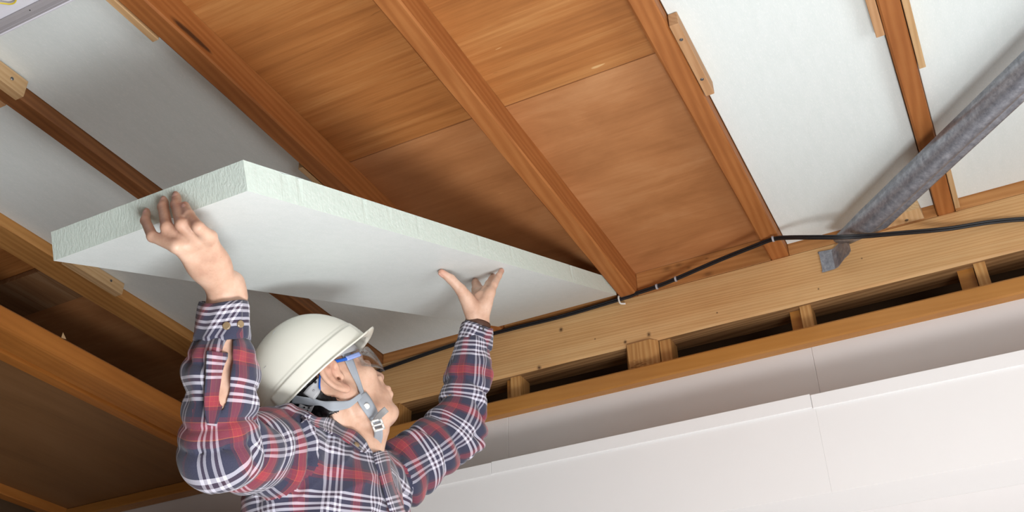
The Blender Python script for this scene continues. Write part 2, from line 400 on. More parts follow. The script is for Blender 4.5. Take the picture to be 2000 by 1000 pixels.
# the big split block: stays proud of the beam, its lower front torn away
V = [(-.908, 2.572, 1.334), (-.895, 2.553, 1.334), (-.822, 2.553, 1.334), (-.807, 2.568, 1.334), (-.807, 2.62, 1.334), (-.908, 2.62, 1.334),
     (-.908, 2.572, 1.4365), (-.897, 2.548, 1.4365), (-.826, 2.546, 1.4365), (-.807, 2.562, 1.4365), (-.807, 2.62, 1.4365), (-.908, 2.62, 1.4365)]
nx = 9; torn_v = list(V)
bb = mesh_obj('spacer_block', V, [(5, 4, 3, 2, 1, 0), (6, 7, 8, 9, 10, 11)]+[(i, (i+1) % 6, 6+(i+1) % 6, 6+i) for i in range(6)], M['block'], None, (-.857, 2.58, 1.334))
fix_normals(bb); props(bb, 'largest spacer block, torn at its lower front, right of the left raised arm', 'block', 'spacer blocks between the trim and the beam')
# torn fibres on that block's lower face
mbt = MB(); r = random.Random(3)
for i in range(46):
    x = r.uniform(-.893, -.824); z = r.uniform(1.350, 1.392); l = r.uniform(.006, .02)
    mbt.hexa([(x-l/2, 2.5515+r.uniform(-.003, .0), z), (x+l/2, 2.5515+r.uniform(-.003, 0), z+r.uniform(-.003, .003)), (x+l/2, 2.556, z), (x-l/2, 2.556, z)],
             [(x-l/2, 2.552, z+.003), (x+l/2, 2.552, z+.003), (x+l/2, 2.556, z+.003), (x-l/2, 2.556, z+.003)])
o = mbt.build('torn_fibre', M['block'], bb); o['kind'] = 'stuff'
spacer(-.804, -.770, 2.572, 2.63, 'small spacer block touching the right side of the largest torn block')
spacer(-1.294, -1.259, 2.572, 2.635, 'spacer block beside the left raised forearm, pale front')
spacer(-1.312, -1.297, 2.585, 2.64, 'thin dark spacer sliver beside the left raised forearm', m='trim')
spacer(-.392, -.362, 2.572, 2.63, 'upright spacer block below the foot of the steel brace')
spacer(-.424, -.394, 2.590, 2.64, 'short orange spacer block just left of the upright one below the brace foot', m='trim')
spacer(.064, .093, 2.572, 2.63, 'upright spacer block near the right edge, above the white wall')
spacer(.022, .062, 2.590, 2.64, 'short orange spacer block just left of the rightmost upright block', m='trim')
spacer(-1.745, -1.690, 2.560, 2.63, 'spacer block partly hidden by the tilted chin')

# ------------------------------------------------------------------ insulation already fitted
def insulation(x0, x1, y0, y1, z0, label, th=.046):
    o = MB().box(x0, x1, y0, y1, z0, z0+th, .0012).build('insulation_board', M['foam'], None, ((x0+x1)/2, (y0+y1)/2, z0))
    return props(o, label, 'insulation', 'insulation panels fitted between the joists')
insulation(-2.213, -1.820, .73, 2.558, 1.630, 'shaded insulation panel farthest left, beyond the dark stained joist')
insulation(-1.766, -1.363, .73, 2.558, 1.633, 'large shaded insulation panel running from the light fixture to behind the helmet')
insulation(-.389, .014, .2, 2.558, 1.636, 'bright white insulation panel left of the steel brace')
insulation(.0635, .470, 1.66, 2.558, 1.636, 'bright insulation panel to the right of the orange joist, crossed by the steel brace')
insulation(.0635, .470, .2, 1.657, 1.638, 'insulation panel in the top right corner, above the fine joint')

# ------------------------------------------------------------------ pelmet box on the wall
pe = thing('window_pelmet', (-.4, 2.35, .825), 'long white box pelmet across the lower wall', 'pelmet')
for a, b in ((-3.0, -.3672), (-.367, 2.1)): MB().box(a, b, 2.35, 2.3645, .825, 1.069, .0002).build('front_board', M['white'], pe)
MB().box(-3.0, 2.1, 2.3645, 2.5295, 1.052, 1.069).build('top_board', M['white'], pe)
MB().box(-3.0, 2.1, 2.3645, 2.5295, .830, .845).build('soffit_board', M['white'], pe)
for i, (a, b) in enumerate(((-3.0, -1.244), (-1.243, -.374), (-.372, .9), (.901, 2.1))):
    dz = (0, .0015, -.0015, 0)[i]; dy = (0, .0006, 0, .0006)[i]
    MB().box(a, b, 2.345-dy, 2.350, 1.034+dz, 1.0695+dz, .0008).build('edge_strip', M['white'], pe)

# ------------------------------------------------------------------ lintel and closet ceiling on the left
t2 = thing('trim_2', (-2.2, 0, 1.285), kind='structure')
prof = [(-2.132, 1.287), (-2.130, 1.330), (-2.134, 1.335), (-2.30, 1.335), (-2.30, 1.292), (-2.277, 1.292), (-2.277, 1.285), (-2.252, 1.285), (-2.252, 1.297), (-2.232, 1.297), (-2.232, 1.285), (-2.150, 1.283), (-2.140, 1.284)]
MB().prism(prof, 1, -1.2, 2.50).build('lintel', M['lintel'], t2); fix_normals(t2.children[0])
MB().add([(-2.131, 1.598, 1.333), (-2.128, 1.612, 1.334), (-2.136, 1.603, 1.353), (-2.133, 1.604, 1.334)], [(0, 1, 2), (1, 3, 2), (3, 0, 2), (0, 3, 1)]).build('splinter', M['cleat'], t2)
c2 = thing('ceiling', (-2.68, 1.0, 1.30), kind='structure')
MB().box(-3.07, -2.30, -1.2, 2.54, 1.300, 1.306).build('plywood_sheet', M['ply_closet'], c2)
MB().box(-3.09, -3.045, -1.2, 2.54, 1.268, 1.31, .003).build('edge_trim', M['lintel'], c2)
MB().box(-3.045, -2.135, 2.48, 2.5295, 1.262, 1.2995, .003).build('edge_trim', M['trim'], c2)
# weathered sheet lapped under the deck in the dark bay, pale scuffs on it
sp = MB().box(-2.755, -2.315, 1.668, 1.835, 1.660, 1.678, .001).build('plywood_offcut', M['ply_old'], None, (-2.53, 1.75, 1.66))
props(sp, 'weathered plywood offcut with pale scuffs in the dark bay at left', 'plywood')
du = MB(); P = catmull([(-2.62, 2.25, 1.50), (-2.45, 2.30, 1.49), (-2.3, 2.33, 1.48), (-2.12, 2.37, 1.455), (-1.96, 2.40, 1.44)], 26)
du.tube(P, [.013 if i % 2 else .0155 for i in range(len(P))], 10)
o = du.build('black_conduit', M['black'], None, (-2.3, 2.33, 1.47), True); props(o, 'black corrugated conduit in the dark gap behind the raised sleeve', 'conduit')

# ------------------------------------------------------------------ steel brace
br = thing('steel_brace', (-.26, 2.55, 1.55), 'galvanised steel corner brace running from the beam up to the right edge', 'brace')
d = np.array([.7071, -.7071, 0]); nrm = np.array([.7071, .7071, 0]); A = np.array([-.232, 2.468, 0])
prof = [(-.032, 1.512), (-.030, 1.535), (-.016, 1.545), (.016, 1.545), (.030, 1.535), (.032, 1.512), (.042, 1.510), (.042, 1.507), (.029, 1.508), (.026, 1.532), (.014, 1.541), (-.014, 1.541), (-.026, 1.532), (-.029, 1.509)]
# closed rounded channel, lip along one side
prof = [(-.031, 1.547), (-.0335, 1.525)]
for k in range(2, 11):
    a = math.pi*(k/12); prof.append((-.009-.0255*math.cos(a), 1.516-.029*math.sin(a)))
prof += [(.0125, 1.512), (.0150, 1.518), (.0185, 1.5125), (.038, 1.5075), (.0425, 1.5085), (.0435, 1.516), (.040, 1.549)]
V = []; F = []; L = [0.0, .03, .06, .09, .13, .2, .4, .6, .8, 1.0, 1.3]
for t in L:
    q = max(0.0, 1-t/.13)
    for (s, z) in prof:
        zz = z+(1.549-z)*q*.75
        V.append(A+d*t+nrm*(s*(1-.30*q)-.004*q)+np.array([0, 0, zz]))
n = len(prof)
for i in range(len(L)-1):
    for k in range(n): F.append((i*n+k, i*n+(k+1) % n, (i+1)*n+(k+1) % n, (i+1)*n+k))
F += [tuple(range(n)), tuple(range((len(L)-1)*n, len(L)*n))]
fix_normals(mesh_obj('channel', V, F, M['galv'], br, smooth=False))
for p in br.children[0].data.polygons: p.use_smooth = len(p.vertices) == 4
# crumpled foot plate bent flat against the beam
V = []; F = []
r = random.Random(5)
gx, gz = 9, 7
for s in (0, 1):
    for i in range(gx):
        for k in range(gz):
            a = i/(gx-1); b = k/(gz-1)
            x = -.308+a*.092; z = 1.515+b*.068+a*.004-(.012*b*a)
            y = 2.5575-.003*s
            if a > .45: y -= (a-.45)*.16*(1-.4*abs(b-.5)) + r.uniform(-.002, .002)
            V.append((x+(.004 if k in (0, gz-1) else 0)*r.uniform(-1, 1), y, z))
idx = lambda s, i, k: s*gx*gz+i*gz+k
for s in (0, 1):
    for i in range(gx-1):
        for k in range(gz-1): F.append((idx(s, i, k), idx(s, i+1, k), idx(s, i+1, k+1), idx(s, i, k+1)))
for i in range(gx-1):
    for k in (0, gz-1): F.append((idx(0, i, k), idx(0, i+1, k), idx(1, i+1, k), idx(1, i, k)))
for k in range(gz-1):
    for i in (0, gx-1): F.append((idx(0, i, k), idx(0, i, k+1), idx(1, i, k+1), idx(1, i, k)))
fix_normals(mesh_obj('foot_plate', V, F, M['galv'], br))

# ------------------------------------------------------------------ cable along the beam and its fixings
cab = [(.60, 2.552, 1.40)]+[tuple(ony(u, v, y)) for u, v, y in ((2000, 428, 2.549), (1850, 447, 2.53), (1750, 456, 2.45), (1690, 461, 2.375), (1645, 463, 2.345), (1590, 463.5, 2.355), (1540, 464, 2.40), (1510, 467, 2.425), (1470, 482, 2.45))]
cab += [tuple(ony(1400, 510, 2.49)), tuple(ony(1300, 553, 2.53)), tuple(ony(1243, 573, 2.545)), tuple(ony(1215, 583, 2.549)), tuple(ony(1100, 617, 2.549)), tuple(ony(1000, 642, 2.549)), tuple(ony(890, 672, 2.549)), tuple(ony(760, 717, 2.549)), (-1.95, 2.549, 1.55), (-2.10, 2.50, 1.56)]
cb = thing('black_cable', cab[7], 'thin black twin cable sagging along the pale beam', 'cable')
P = catmull(cab, 10)
off = np.array([0, .0, .0034])
MB().tube([p+off for p in P], .0035, 8).build('sheath', M['cable'], cb, None, True)
MB().tube([p-off for p in P], .0035, 8).build('sheath', M['cable'], cb, None, True)
for (u, v, y) in ((1510, 467, 2.425), (1283, 560, 2.534), (1320, 545, 2.523)):
    c = ony(u, v, y); MB().tube([c+np.array([-.0025, -.0006, .0]), c+np.array([.0025, -.0006, 0])], [.0085, .0085], 10).build('cable_tie', M['enamel_grey'], cb)
hk = ony(1212, 585, 2.549)
P = catmull([hk+np.array([-.002, .008, .012]), hk+np.array([-.003, -.008, .008]), hk+np.array([-.002, -.009, -.008]), hk+np.array([.002, -.007, -.018]), hk+np.array([.016, -.004, -.021])], 5)
o = MB().tube(P, .0028, 8).build('cable_hook', M['wclip'], None, tuple(hk), True); props(o, 'white plastic hook holding the cable at the foot of the middle joist', 'hook')

# ------------------------------------------------------------------ light fixture body at top left
lf = thing('light_fixture', (-1.55, .62, 1.50), 'white enamel ceiling light body with a yellow wire, top left corner', 'light')
prof = [(.855, 1.500), (.852, 1.498), (.846, 1.500), (.843, 1.512), (.838, 1.514), (.832, 1.513), (.822, 1.518), (.40, 1.518), (.37, 1.512), (.345, 1.498), (.340, 1.500), (.36, 1.53), (.82, 1.53), (.848, 1.522)]
MB().prism(prof, 0, -2.05, -1.18).build('tray', M['enamel'], lf); fix_normals(lf.children[0])
MB().prism([(.831, 1.5125), (.838, 1.5135), (.8435, 1.512), (.8500, 1.4985), (.8485, 1.4965), (.842, 1.506), (.836, 1.5100), (.830, 1.5100)], 0, -2.05, -1.18).build('rim', M['enamel_grey'], lf); fix_normals(lf.children[1])
for (u, v, r) in ((49, 13, .0022), (59, 20, .0016)):
    c = onz(u, v, 1.5165 if r > .002 else 1.509); MB().disc((c[0], c[1], c[2]), (0, 0, -1), r, .002, 10).build('screw_hole', M['black'], lf)
W = [onz(-60, 8, 1.50), onz(-20, 5, 1.50), onz(5, 6.5, 1.505), onz(18, 8, 1.507), onz(27, 6, 1.508), onz(31, 0, 1.509), onz(32, -14, 1.510), onz(30, -40, 1.514)]
MB().tube(catmull(W, 6), .0017, 8).build('wire', M['yellow'], lf, None, True)
MB().box(-1.36, -1.315, .40, .80, 1.528, 1.6).build('mounting_bracket', M['enamel_grey'], lf)
MB().box(-1.815, -1.77, .40, .80, 1.528, 1.592).build('mounting_bracket', M['enamel_grey'], lf)
# ------------------------------------------------------------------ the insulation board being lifted
ab = math.atan2(1.600-.939, 2.527-.9315); ca, sa = math.cos(ab), math.sin(ab)
BN = np.array([0, -sa, ca]); BD = np.array([0, ca, sa]); B0 = np.array([0, .9315, .939]); BL = 1.722; BT = .050
bo = thing('insulation_board', (-1.107, .9315, .939), 'white foam insulation board held up in both hands, far end against the beam', 'insulation')
def board_pt(x, s, t): return B0+np.array([x, 0, 0])+BD*s+BN*t
# lower and upper facings, cut edges between them with slightly ragged arrises
def grid_face(fn, na, nb, m, name):
    V = [fn(i/(na-1), k/(nb-1)) for i in range(na) for k in range(nb)]
    F = [(i*nb+k, (i+1)*nb+k, (i+1)*nb+k+1, i*nb+k+1) for i in range(na-1) for k in range(nb-1)]
    return V, F
r = random.Random(12)
X0, X1 = -1.309, -.906
V = []; F = []; mi = []
def addg(V2, F2, m):
    n = len(V); V.extend(V2); F.extend([[a+n for a in f] for f in F2]); mi.extend([m]*len(F2))
addg(*grid_face(lambda a, b: board_pt(X0+(X1-X0)*a, BL*b, 0), 2, 2, None, ''), 0)
addg(*grid_face(lambda a, b: board_pt(X0+(X1-X0)*a, BL*b, BT), 2, 2, None, ''), 0)
nn = 160
rag = [0 if k in (0, nn-1) else (r.uniform(0, .0022) if r.random() < .10 else r.uniform(0, .0004)) for k in range(nn)]
addg(*grid_face(lambda a, b: board_pt(X1-rag[round(b*(nn-1))]*(a == 1), BL*b, BT*a-rag[round(b*(nn-1))]*.5*(a == 1)), 2, nn, None, ''), 1)
addg(*grid_face(lambda a, b: board_pt(X0, BL*b, BT*a), 2, 2, None, ''), 1)
rag2 = [0 if k in (0, 59) else r.uniform(0, .0004) for k in range(60)]
addg(*grid_face(lambda a, b: board_pt(X0+(X1-X0)*b, 0, BT*a-rag2[round(b*59)]*(a == 1)), 2, 60, None, ''), 1)
addg(*grid_face(lambda a, b: board_pt(X0+(X1-X0)*b, BL, BT*a), 2, 2, None, ''), 1)
fm = [f for f, q in zip(F, mi) if q == 0]; fe = [f for f, q in zip(F, mi) if q == 1]
def sub(fs):
    ids = sorted({i for f in fs for i in f}); mp = {i: k for k, i in enumerate(ids)}
    return [V[i] for i in ids], [[mp[i] for i in f] for f in fs]
v1, f1 = sub(fm); fix_normals(mesh_obj('facing', v1, f1, M['foam'], bo))
v2, f2 = sub(fe); fix_normals(mesh_obj('cut_edge', v2, f2, M['foam_edge'], bo))
# ------------------------------------------------------------------ signed-distance modelling kit (surface nets on sparse blocks)
class SDF:
    def __init__(s): s.p = []
    def cone(s, a, b, ra, rb=None, k=.01, fold=None, sub=False):
        a, b = np.asarray(a, float), np.asarray(b, float); rb = ra if rb is None else rb
        c = (a+b)/2; R = np.linalg.norm(b-a)/2+max(ra, rb)+.02
        s.p.append(('c', a, b, ra, rb, k, fold, sub, c, R)); return s
    def chain(s, pts, rs, k=.006, k0=None):
        for i in range(len(pts)-1): s.cone(pts[i], pts[i+1], rs[i], rs[i+1], k0 if (i == 0 and k0 is not None) else k)
        return s
    def ell(s, c, r, Rm=None, k=.01, fold=None, sub=False):
        c = np.asarray(c, float); r = np.asarray(r, float); Rm = np.eye(3) if Rm is None else Rm
        s.p.append(('e', c, r, Rm, 0, k, fold, sub, c, max(r)+.02)); return s
    def ball(s, c, r, k=.01, sub=False): return s.ell(c, (r, r, r), None, k, None, sub)
    def dist(s, q, P):
        if q[0] == 'c':
            a, b, ra, rb = q[1:5]; ab = b-a; L2 = float(ab@ab)+1e-12
            t = np.clip(((P-a)@ab)/L2, 0, 1); d = P-a-t[:, None]*ab; l = np.sqrt((d*d).sum(1)+1e-12)
            r = ra+(rb-ra)*t
            if q[6] is not None: r = r+q[6](P, t, d, l)
            return l-r
        c, r, Rm = q[1:4]; L = (P-c)@Rm; k0 = np.sqrt(((L/r)**2).sum(1)+1e-9); k1 = np.sqrt(((L/(r*r))**2).sum(1)+1e-9)
        d = k0*(k0-1)/k1
        if q[6] is not None: d = d-q[6](P, L)
        return d
    def eval(s, P, c=None, rad=None):
        v = np.full(len(P), .2)
        for q in s.p:
            k = q[5]
            if c is not None and np.linalg.norm(q[8]-c) > rad+q[9]+k+.01: continue
            d = s.dist(q, P)
            if q[7]:
                h = np.clip(.5-.5*(v+d)/k, 0, 1); v = v*(1-h)-d*h+k*h*(1-h)
            else:
                h = np.clip(.5+.5*(v-d)/k, 0, 1); v = v*(1-h)+d*h-k*h*(1-h)
        return v
def surface(fn, lo, hi, h, B=24, extra=None):
    """naive surface nets over blocks that straddle the zero level; one welded mesh comes out"""
    lo = np.asarray(lo, float); hi = np.asarray(hi, float); nb = np.ceil((hi-lo)/(h*B)).astype(int)
    N = nb*B+2; KV = []; VV = []; QQ = []
    g = np.stack(np.meshgrid(*[np.arange(-1, B+1)]*3, indexing='ij'), -1)           # corner samples of the block and one cell before it
    n = B+2
    rad = h*B*math.sqrt(3)/2+2*h
    for bx in range(nb[0]):
        for by in range(nb[1]):
            for bz in range(nb[2]):
                o = np.array([bx, by, bz])*B
                cc = lo+(o+B/2)*h
                if fn(cc[None], cc, .0001 if False else rad)[0] > rad*1.25: continue
                G = (g+o).reshape(-1, 3); S = fn(lo+G*h, cc, rad).reshape(n, n, n)
                neg = S < 0
                if neg.all() or not neg.any(): continue
                # cell vertices
                c = n-1; cnt = np.zeros((c, c, c)); pos = np.zeros((c, c, c, 3))
                for ax in range(3):
                    for u in (0, 1):
                        for w in (0, 1):
                            oth = [i for i in range(3) if i != ax]
                            s0 = [slice(0, c)]*3; s1 = [slice(0, c)]*3
                            for oo, e in zip(oth, (u, w)):
                                s0[oo] = slice(e, e+c); s1[oo] = slice(e, e+c)
                            s1[ax] = slice(1, c+1)
                            a = S[tuple(s0)]; b = S[tuple(s1)]; m = (a < 0) != (b < 0)
                            t = np.where(m, a/np.where(m, a-b, 1), 0)
                            cnt += m; pos[..., ax] += t*m
                            for oo, e in zip(oth, (u, w)): pos[..., oo] += e*m
                act = cnt > 0
                ci = np.argwhere(act); gi = ci+o-1+1                    # shift so that indices stay >= 0
                key = (gi[:, 0]*N[1]+gi[:, 1])*N[2]+gi[:, 2]
                KV.append(key); VV.append(lo+((ci+o-1)+pos[act]/cnt[act][:, None])*h)
                for ax in range(3):                                     # one quad per crossed edge owned by this block
                    oth = [(ax+1) % 3, (ax+2) % 3]
                    i0 = np.arange(1, n-1)                              # corner index on the block (0..B-1)
                    sl = [slice(1, n-1)]*3; s2 = list(sl); s2[ax] = slice(2, n)
                    a = neg[tuple(sl)]; b = neg[tuple(s2)]; m = a != b
                    e = np.argwhere(m)+1
                    if not len(e): continue
                    flip = a[m]
                    q = []
                    for du, dv in ((-1, -1), (0, -1), (0, 0), (-1, 0)):
                        x = e.copy(); x[:, oth[0]] += du; x[:, oth[1]] += dv; x = x+o-1+1
                        q.append((x[:, 0]*N[1]+x[:, 1])*N[2]+x[:, 2])
                    q = np.stack(q, 1); q[~flip] = q[~flip][:, ::-1]; QQ.append(q)
    K = np.concatenate(KV); V = np.concatenate(VV); K, ix = np.unique(K, return_index=True); V = V[ix]
    Q = np.concatenate(QQ); F = np.searchsorted(K, Q)
    return V, F
def smooth_mesh(V, F, it=2, lam=.5, mask=None):
    E = np.concatenate([F[:, [0, 1]], F[:, [1, 2]], F[:, [2, 3]], F[:, [3, 0]]]); E = np.concatenate([E, E[:, ::-1]])
    deg = np.bincount(E[:, 0], minlength=len(V))[:, None]
    for i in range(it):
        S = np.stack([np.bincount(E[:, 0], V[E[:, 1], k], len(V)) for k in range(3)], 1)
        D = S/np.maximum(deg, 1)-V
        if mask is not None: D = D*mask[:, None]
        V = V+lam*D
    return V
def unit(v): v = np.asarray(v, float); return v/np.linalg.norm(v)
def vnoise(P, sc, seed=0):
    """cheap smooth 3-D noise, sum of sines"""
    r = np.random.RandomState(seed); o = 0
    for i in range(7):
        d = r.normal(size=3); d /= np.linalg.norm(d); f = sc*(.6+1.1*r.rand()); o = o+np.sin((P@d)*f*6.283+r.rand()*6.28)
    return o/7*1.6

# ------------------------------------------------------------------ skeleton of the worker, metres
HS = .94                                                            # head scale
HC = at(647, 762, 1.99)                                             # centre of the head between the ears
def rot3(a, b, c):
    ca, s_a = math.cos(a), math.sin(a); cb, sb = math.cos(b), math.sin(b); cc, sc = math.cos(c), math.sin(c)
    return np.array([[ca, -s_a, 0], [s_a, ca, 0], [0, 0, 1]])@np.array([[cb, 0, sb], [0, 1, 0], [-sb, 0, cb]])@np.array([[1, 0, 0], [0, cc, -sc], [0, sc, cc]])
HR = rot3(math.radians(49.5), math.radians(-38.4), math.radians(.3))
def hd(x, y, z): return HC+HR@(np.array([x, y, z])*HS)
S_R = at(548, 880, 1.83); E_R = at(424, 886, 1.60); W_R = at(440, 572, 1.635)
S_L = at(738, 958, 2.10); E_L = at(893, 842, 2.26); W_L = at(933, 632, 2.355)
NB = (S_R+S_L)/2+np.array([-.015, .0, .035])                        # base of the neck
LF = unit(S_L-S_R); LF[2] = 0; LF = unit(LF); UP = np.array([0, 0, 1.0]); FW = np.cross(LF, UP)
CH = (S_R+S_L)/2+np.array([0, 0, -.12])+FW*.01
PV = np.array([CH[0]-.03, CH[1]+.01, .13])                          # pelvis
TR = np.stack([FW, LF, UP], 1)

body = SDF()
# torso, mostly under the shirt
body.ell(CH, (.100, .150, .20), TR, .05).ell((CH+PV)/2, (.09, .135, .20), TR, .05).ell(PV, (.10, .15, .13), TR, .05)
body.cone(S_R, S_L, .045, .045, .06)
# neck
nk = hd(-.028, 0, -.055)
body.cone(NB+np.array([0, 0, -.04]), nk, .060, .054, .03)
body.cone(hd(-.04, -.05, -.045), NB+FW*.06+np.array([0, 0, -.02]), .014, .012, .03).cone(hd(-.04, .05, -.045), NB+FW*.06+np.array([0, 0, -.02]), .014, .012, .03)
body.cone(hd(.03, 0, -.115), NB+FW*.075+np.array([0, 0, -.03]), .030, .034, .035)
# skull and face in head space
def hb(c, r, k=.012, sub=False): body.ell(hd(*c), np.asarray(r)*HS, HR, k, None, sub)
def hc(a, b, ra, rb, k=.01, sub=False): body.cone(hd(*a), hd(*b), ra*HS, rb*HS, k, None, sub)
hb((-.012, 0, .036), (.098, .077, .088), .02)
hb((.030, 0, -.030), (.064, .062, .080), .02)
hb((.040, 0, -.082), (.050, .044, .034), .02)
for s in (-1, 1):
    hc((-.004, s*.060, -.030), (.008, s*.055, -.078), .014, .013, .018)
    hc((.008, s*.055, -.078), (.070, s*.018, -.108), .013, .014, .018)
    hb((.058, s*.044, -.018), (.024, .020, .018), .02)
    hc((.084, s*.010, .030), (.070, s*.046, .030), .011, .010, .014)
    hb((.094, s*.032, .004), (.016, .018, .011), .012, True)
    hb((.080, s*.031, .004), (.012, .013, .0115), .003)
    hb((.096, s*.0135, -.031), (.0095, .008, .0075), .006)
hb((.078, 0, -.104), (.020, .022, .017), .014)
hb((.078, 0, -.066), (.024, .028, .022), .014); hb((.088, 0, -.046), (.016, .020, .018), .012)
hc((.086, 0, .022), (.104, 0, -.022), .0080, .0098, .010); hb((.106, 0, -.0265), (.0105, .0115, .009), .006)
hc((.1005, -.017, -.0595), (.1005, .017, -.0595), .006, .006, .006); hb((.105, 0, -.0575), (.006, .010, .006), .006)
hc((.098, -.015, -.0715), (.098, .015, -.0715), .0068, .0068, .006)
hc((.111, -.022, -.0652), (.111, .022, -.0652), .0030, .0030, .003, True)
for s in (-1, 1):
    hb((.103, s*.006, -.037), (.004, .003, .003), .002, True)
    rim = catmull([np.array(q) for q in ((-.006, .079, .002), (-.001, .083, .016), (-.004, .087, .028), (-.015, .092, .036), (-.030, .097, .034), (-.041, .0995, .020), (-.043, .0985, .002), (-.036, .094, -.016), (-.024, .089, -.029), (-.011, .083, -.036))], 3)
    sy = np.array([1, s, 1])
    for i, q in enumerate(rim):                                      # cupped sheet from the rim to the head, then the rolled rim itself
        if i > 5: hc(np.array([-.016, .079, q[2]*.55])*sy, q*sy, .0045, .0030, .007)
    for a, b in zip(rim, rim[1:]): hc(a*sy, b*sy, .0043, .0043, .003)
    for a, b in zip(((-.011, .091, .024), (-.025, .0945, .014), (-.029, .094, -.003)), ((-.025, .0945, .014), (-.029, .094, -.003), (-.020, .089, -.020))): hc(np.array(a)*sy, np.array(b)*sy, .0036, .0036, .006)
    hb((-.014, s*.0915, -.002), (.0085, .0090, .0125), .005, True)
    hb((-.010, s*.083, -.032), (.0085, .0055, .0085), .006)
    hb((-.002, s*.080, -.005), (.0055, .0048, .0075), .006)
    hb((-.011, s*.0785, -.006), (.0035, .006, .0045), .003, True)
# arms
body.cone(S_R, E_R, .046, .040, .03).cone(E_R, E_R*.72+W_R*.28, .040, .043, .02).cone(E_R*.72+W_R*.28, W_R, .043, .0275, .02)
body.cone(S_L, E_L, .044, .038, .03).cone(E_L, E_L*.72+W_L*.28, .038, .041, .02).cone(E_L*.72+W_L*.28, W_L, .041, .027, .02)
def ortho(z, x):
    z = unit(z); x = np.asarray(x, float); x = unit(x-z*(x@z)); return np.stack([x, np.cross(z, x), z], 1)
FT = []                                                             # finger tips: (tip, direction, back normal, radius)
# ---- right hand, its back to us, fingers over the cut end of the board
yf = .9315-.0075
def fin(pts, rs, k0=.010, nail=None):
    body.chain(pts, rs, .004, k0)
    if nail is not None: FT.append((np.array(pts[-1]), unit(np.array(pts[-1])-np.array(pts[-2])), np.asarray(nail, float), rs[-1]))
def bend(P): return [np.array(p) for p in P]
R_tips = []
back = unit(-_fw)
R1 = bend([ony(344, 481, .914), ony(298, 462, .903), ony(284, 431, .914), ony(287, 413, .9230)])
R2 = bend([ony(367, 478, .927), ony(326, 444, .903), ony(318.5, 404, .914), ony(322, 389, .9225)])
R3 = bend([ony(387, 469, .930), ony(354, 439, .902), ony(344, 400, .914), ony(346, 380, .9225)])
R4 = bend([ony(409, 463, .935), ony(387, 444, .908), ony(369, 420, .908), ony(361, 402, .914)])
wr = W_R+np.array([0, 0, .004])
for P, rs in ((R1, (.0102, .0086, .0076, .0062)), (R2, (.0104, .0093, .0082, .0071)), (R3, (.0104, .0092, .0082, .0073)), (R4, (.0104, .0090, .0083, .0071))):
    body.cone(wr+(P[0]-wr)*.12, P[0]+_fw*.005, .0165, .0104, .014)
    fin(P, rs, .007, back)
body.ell(wr*.45+(R2[0]+R3[0])/2*.55+_fw*.004, (.030, .017, .036), ortho(wr-(R2[0]+R3[0])/2, R4[0]-R1[0]), .02)
body.cone(wr+_rt*.012+_up*.012, wr+_rt*.020-_up*.01, .0175, .014, .015)              # ulnar head bulge
body.ball(wr+_rt*.018+_up*.002-_fw*.012, .009, .012)
# thumb, hidden behind the palm and pressed up under the board
T0 = wr+(R1[0]-wr)*.3+_fw*.018
tt = at(398, 446, 1.70); 
body.chain([T0, T0*.45+tt*.55-_rt*.004, tt*.8+T0*.2, tt], (.0175, .0125, .0105, .009), .005, .015)
# ---- left hand, palm to us, fingers spread up under the board
def onb(u, v, off=0.0):
    d = ray(u, v); return d*(((B0-BN*off)@BN)/(d@BN))
wl = W_L
L0 = bend([at(922, 603, 2.345), at(900, 566, 2.318), at(880.5, 545, 2.312), onb(862.5, 532.5, .009)])
L1 = bend([at(930, 587, 2.395), at(929.5, 566, 2.425), at(928.5, 553, 2.455), onb(928.5, 549, .008)])
L2 = bend([at(937, 573, 2.40), at(935, 563, 2.46), at(932.5, 557, 2.50), onb(931, 553, .008)])
L3 = bend([at(949, 568, 2.385), at(955, 555, 2.425), at(961, 545, 2.44), onb(963, 540, .0075)])
L4 = bend([at(957, 572, 2.360), at(965, 556, 2.375), at(974, 539, 2.40), onb(979.5, 529, .007)])
for P, rs in ((L1, (.0115, .010, .0085, .0078)), (L2, (.0118, .010, .0088, .008)), (L3, (.0112, .0095, .0082, .0074)), (L4, (.0105, .0085, .0074, .0066))):
    body.cone(wl+(P[0]-wl)*.15, P[0], .0165, .0125, .012)
    fin(P, rs, .006, None)
body.cone(wl+(L0[0]-wl)*.5, L0[0], .018, .0175, .014)
fin(L0, (.0175, .0125, .0105, .0082), .014, unit(-_rt*.65-_up*.5-_fw*.45))
body.ell(L0[0]*.6+L0[1]*.4+_rt*.003, (.014, .013, .026), ortho(L0[1]-L0[0], _rt), .012)
body.ell(at(938, 592, 2.368), (.021, .011, .027), np.stack([_rt, _fw, _up], 1), .014)
body.ell(wl*.5+L4[0]*.5-_fw*.004, (.013, .013, .026), ortho(L4[0]-wl, _rt), .012)

def skin_mat():
    t = NT('skin')
    a = t.noise(t.coord(scale=(1, 1, 1), rnd=False), 24, 4, .6); b = t.noise(t.coord(scale=(1, 1, 1), rnd=False), 160, 3, .6)
    c = t.ramp(a, [(.32, srgb(200, 157, 134)), (.5, srgb(216, 176, 152)), (.68, srgb(226, 190, 168))])
    c = t.mix(t.ramp(b, [(.62, g3(0)), (.78, g3(.25))]), c, srgb(170, 108, 84))
    at_ = t.n('ShaderNodeAttribute', attribute_name='flush'); c = t.mix(at_.outputs['Fac'], c, srgb(198, 122, 106))
    t.bump(b, .12, .0012)
    t.b.inputs['Subsurface Weight'].default_value = .12; t.b.inputs['Subsurface Radius'].default_value = (.012, .004, .002); t.b.inputs['Subsurface Scale'].default_value = .5
    return t.fin(c, .48, .4)
M['skin'] = skin_mat()
M['nail'] = plain('finger_nail', srgb(228, 178, 160), .28, .5, 0, .01)
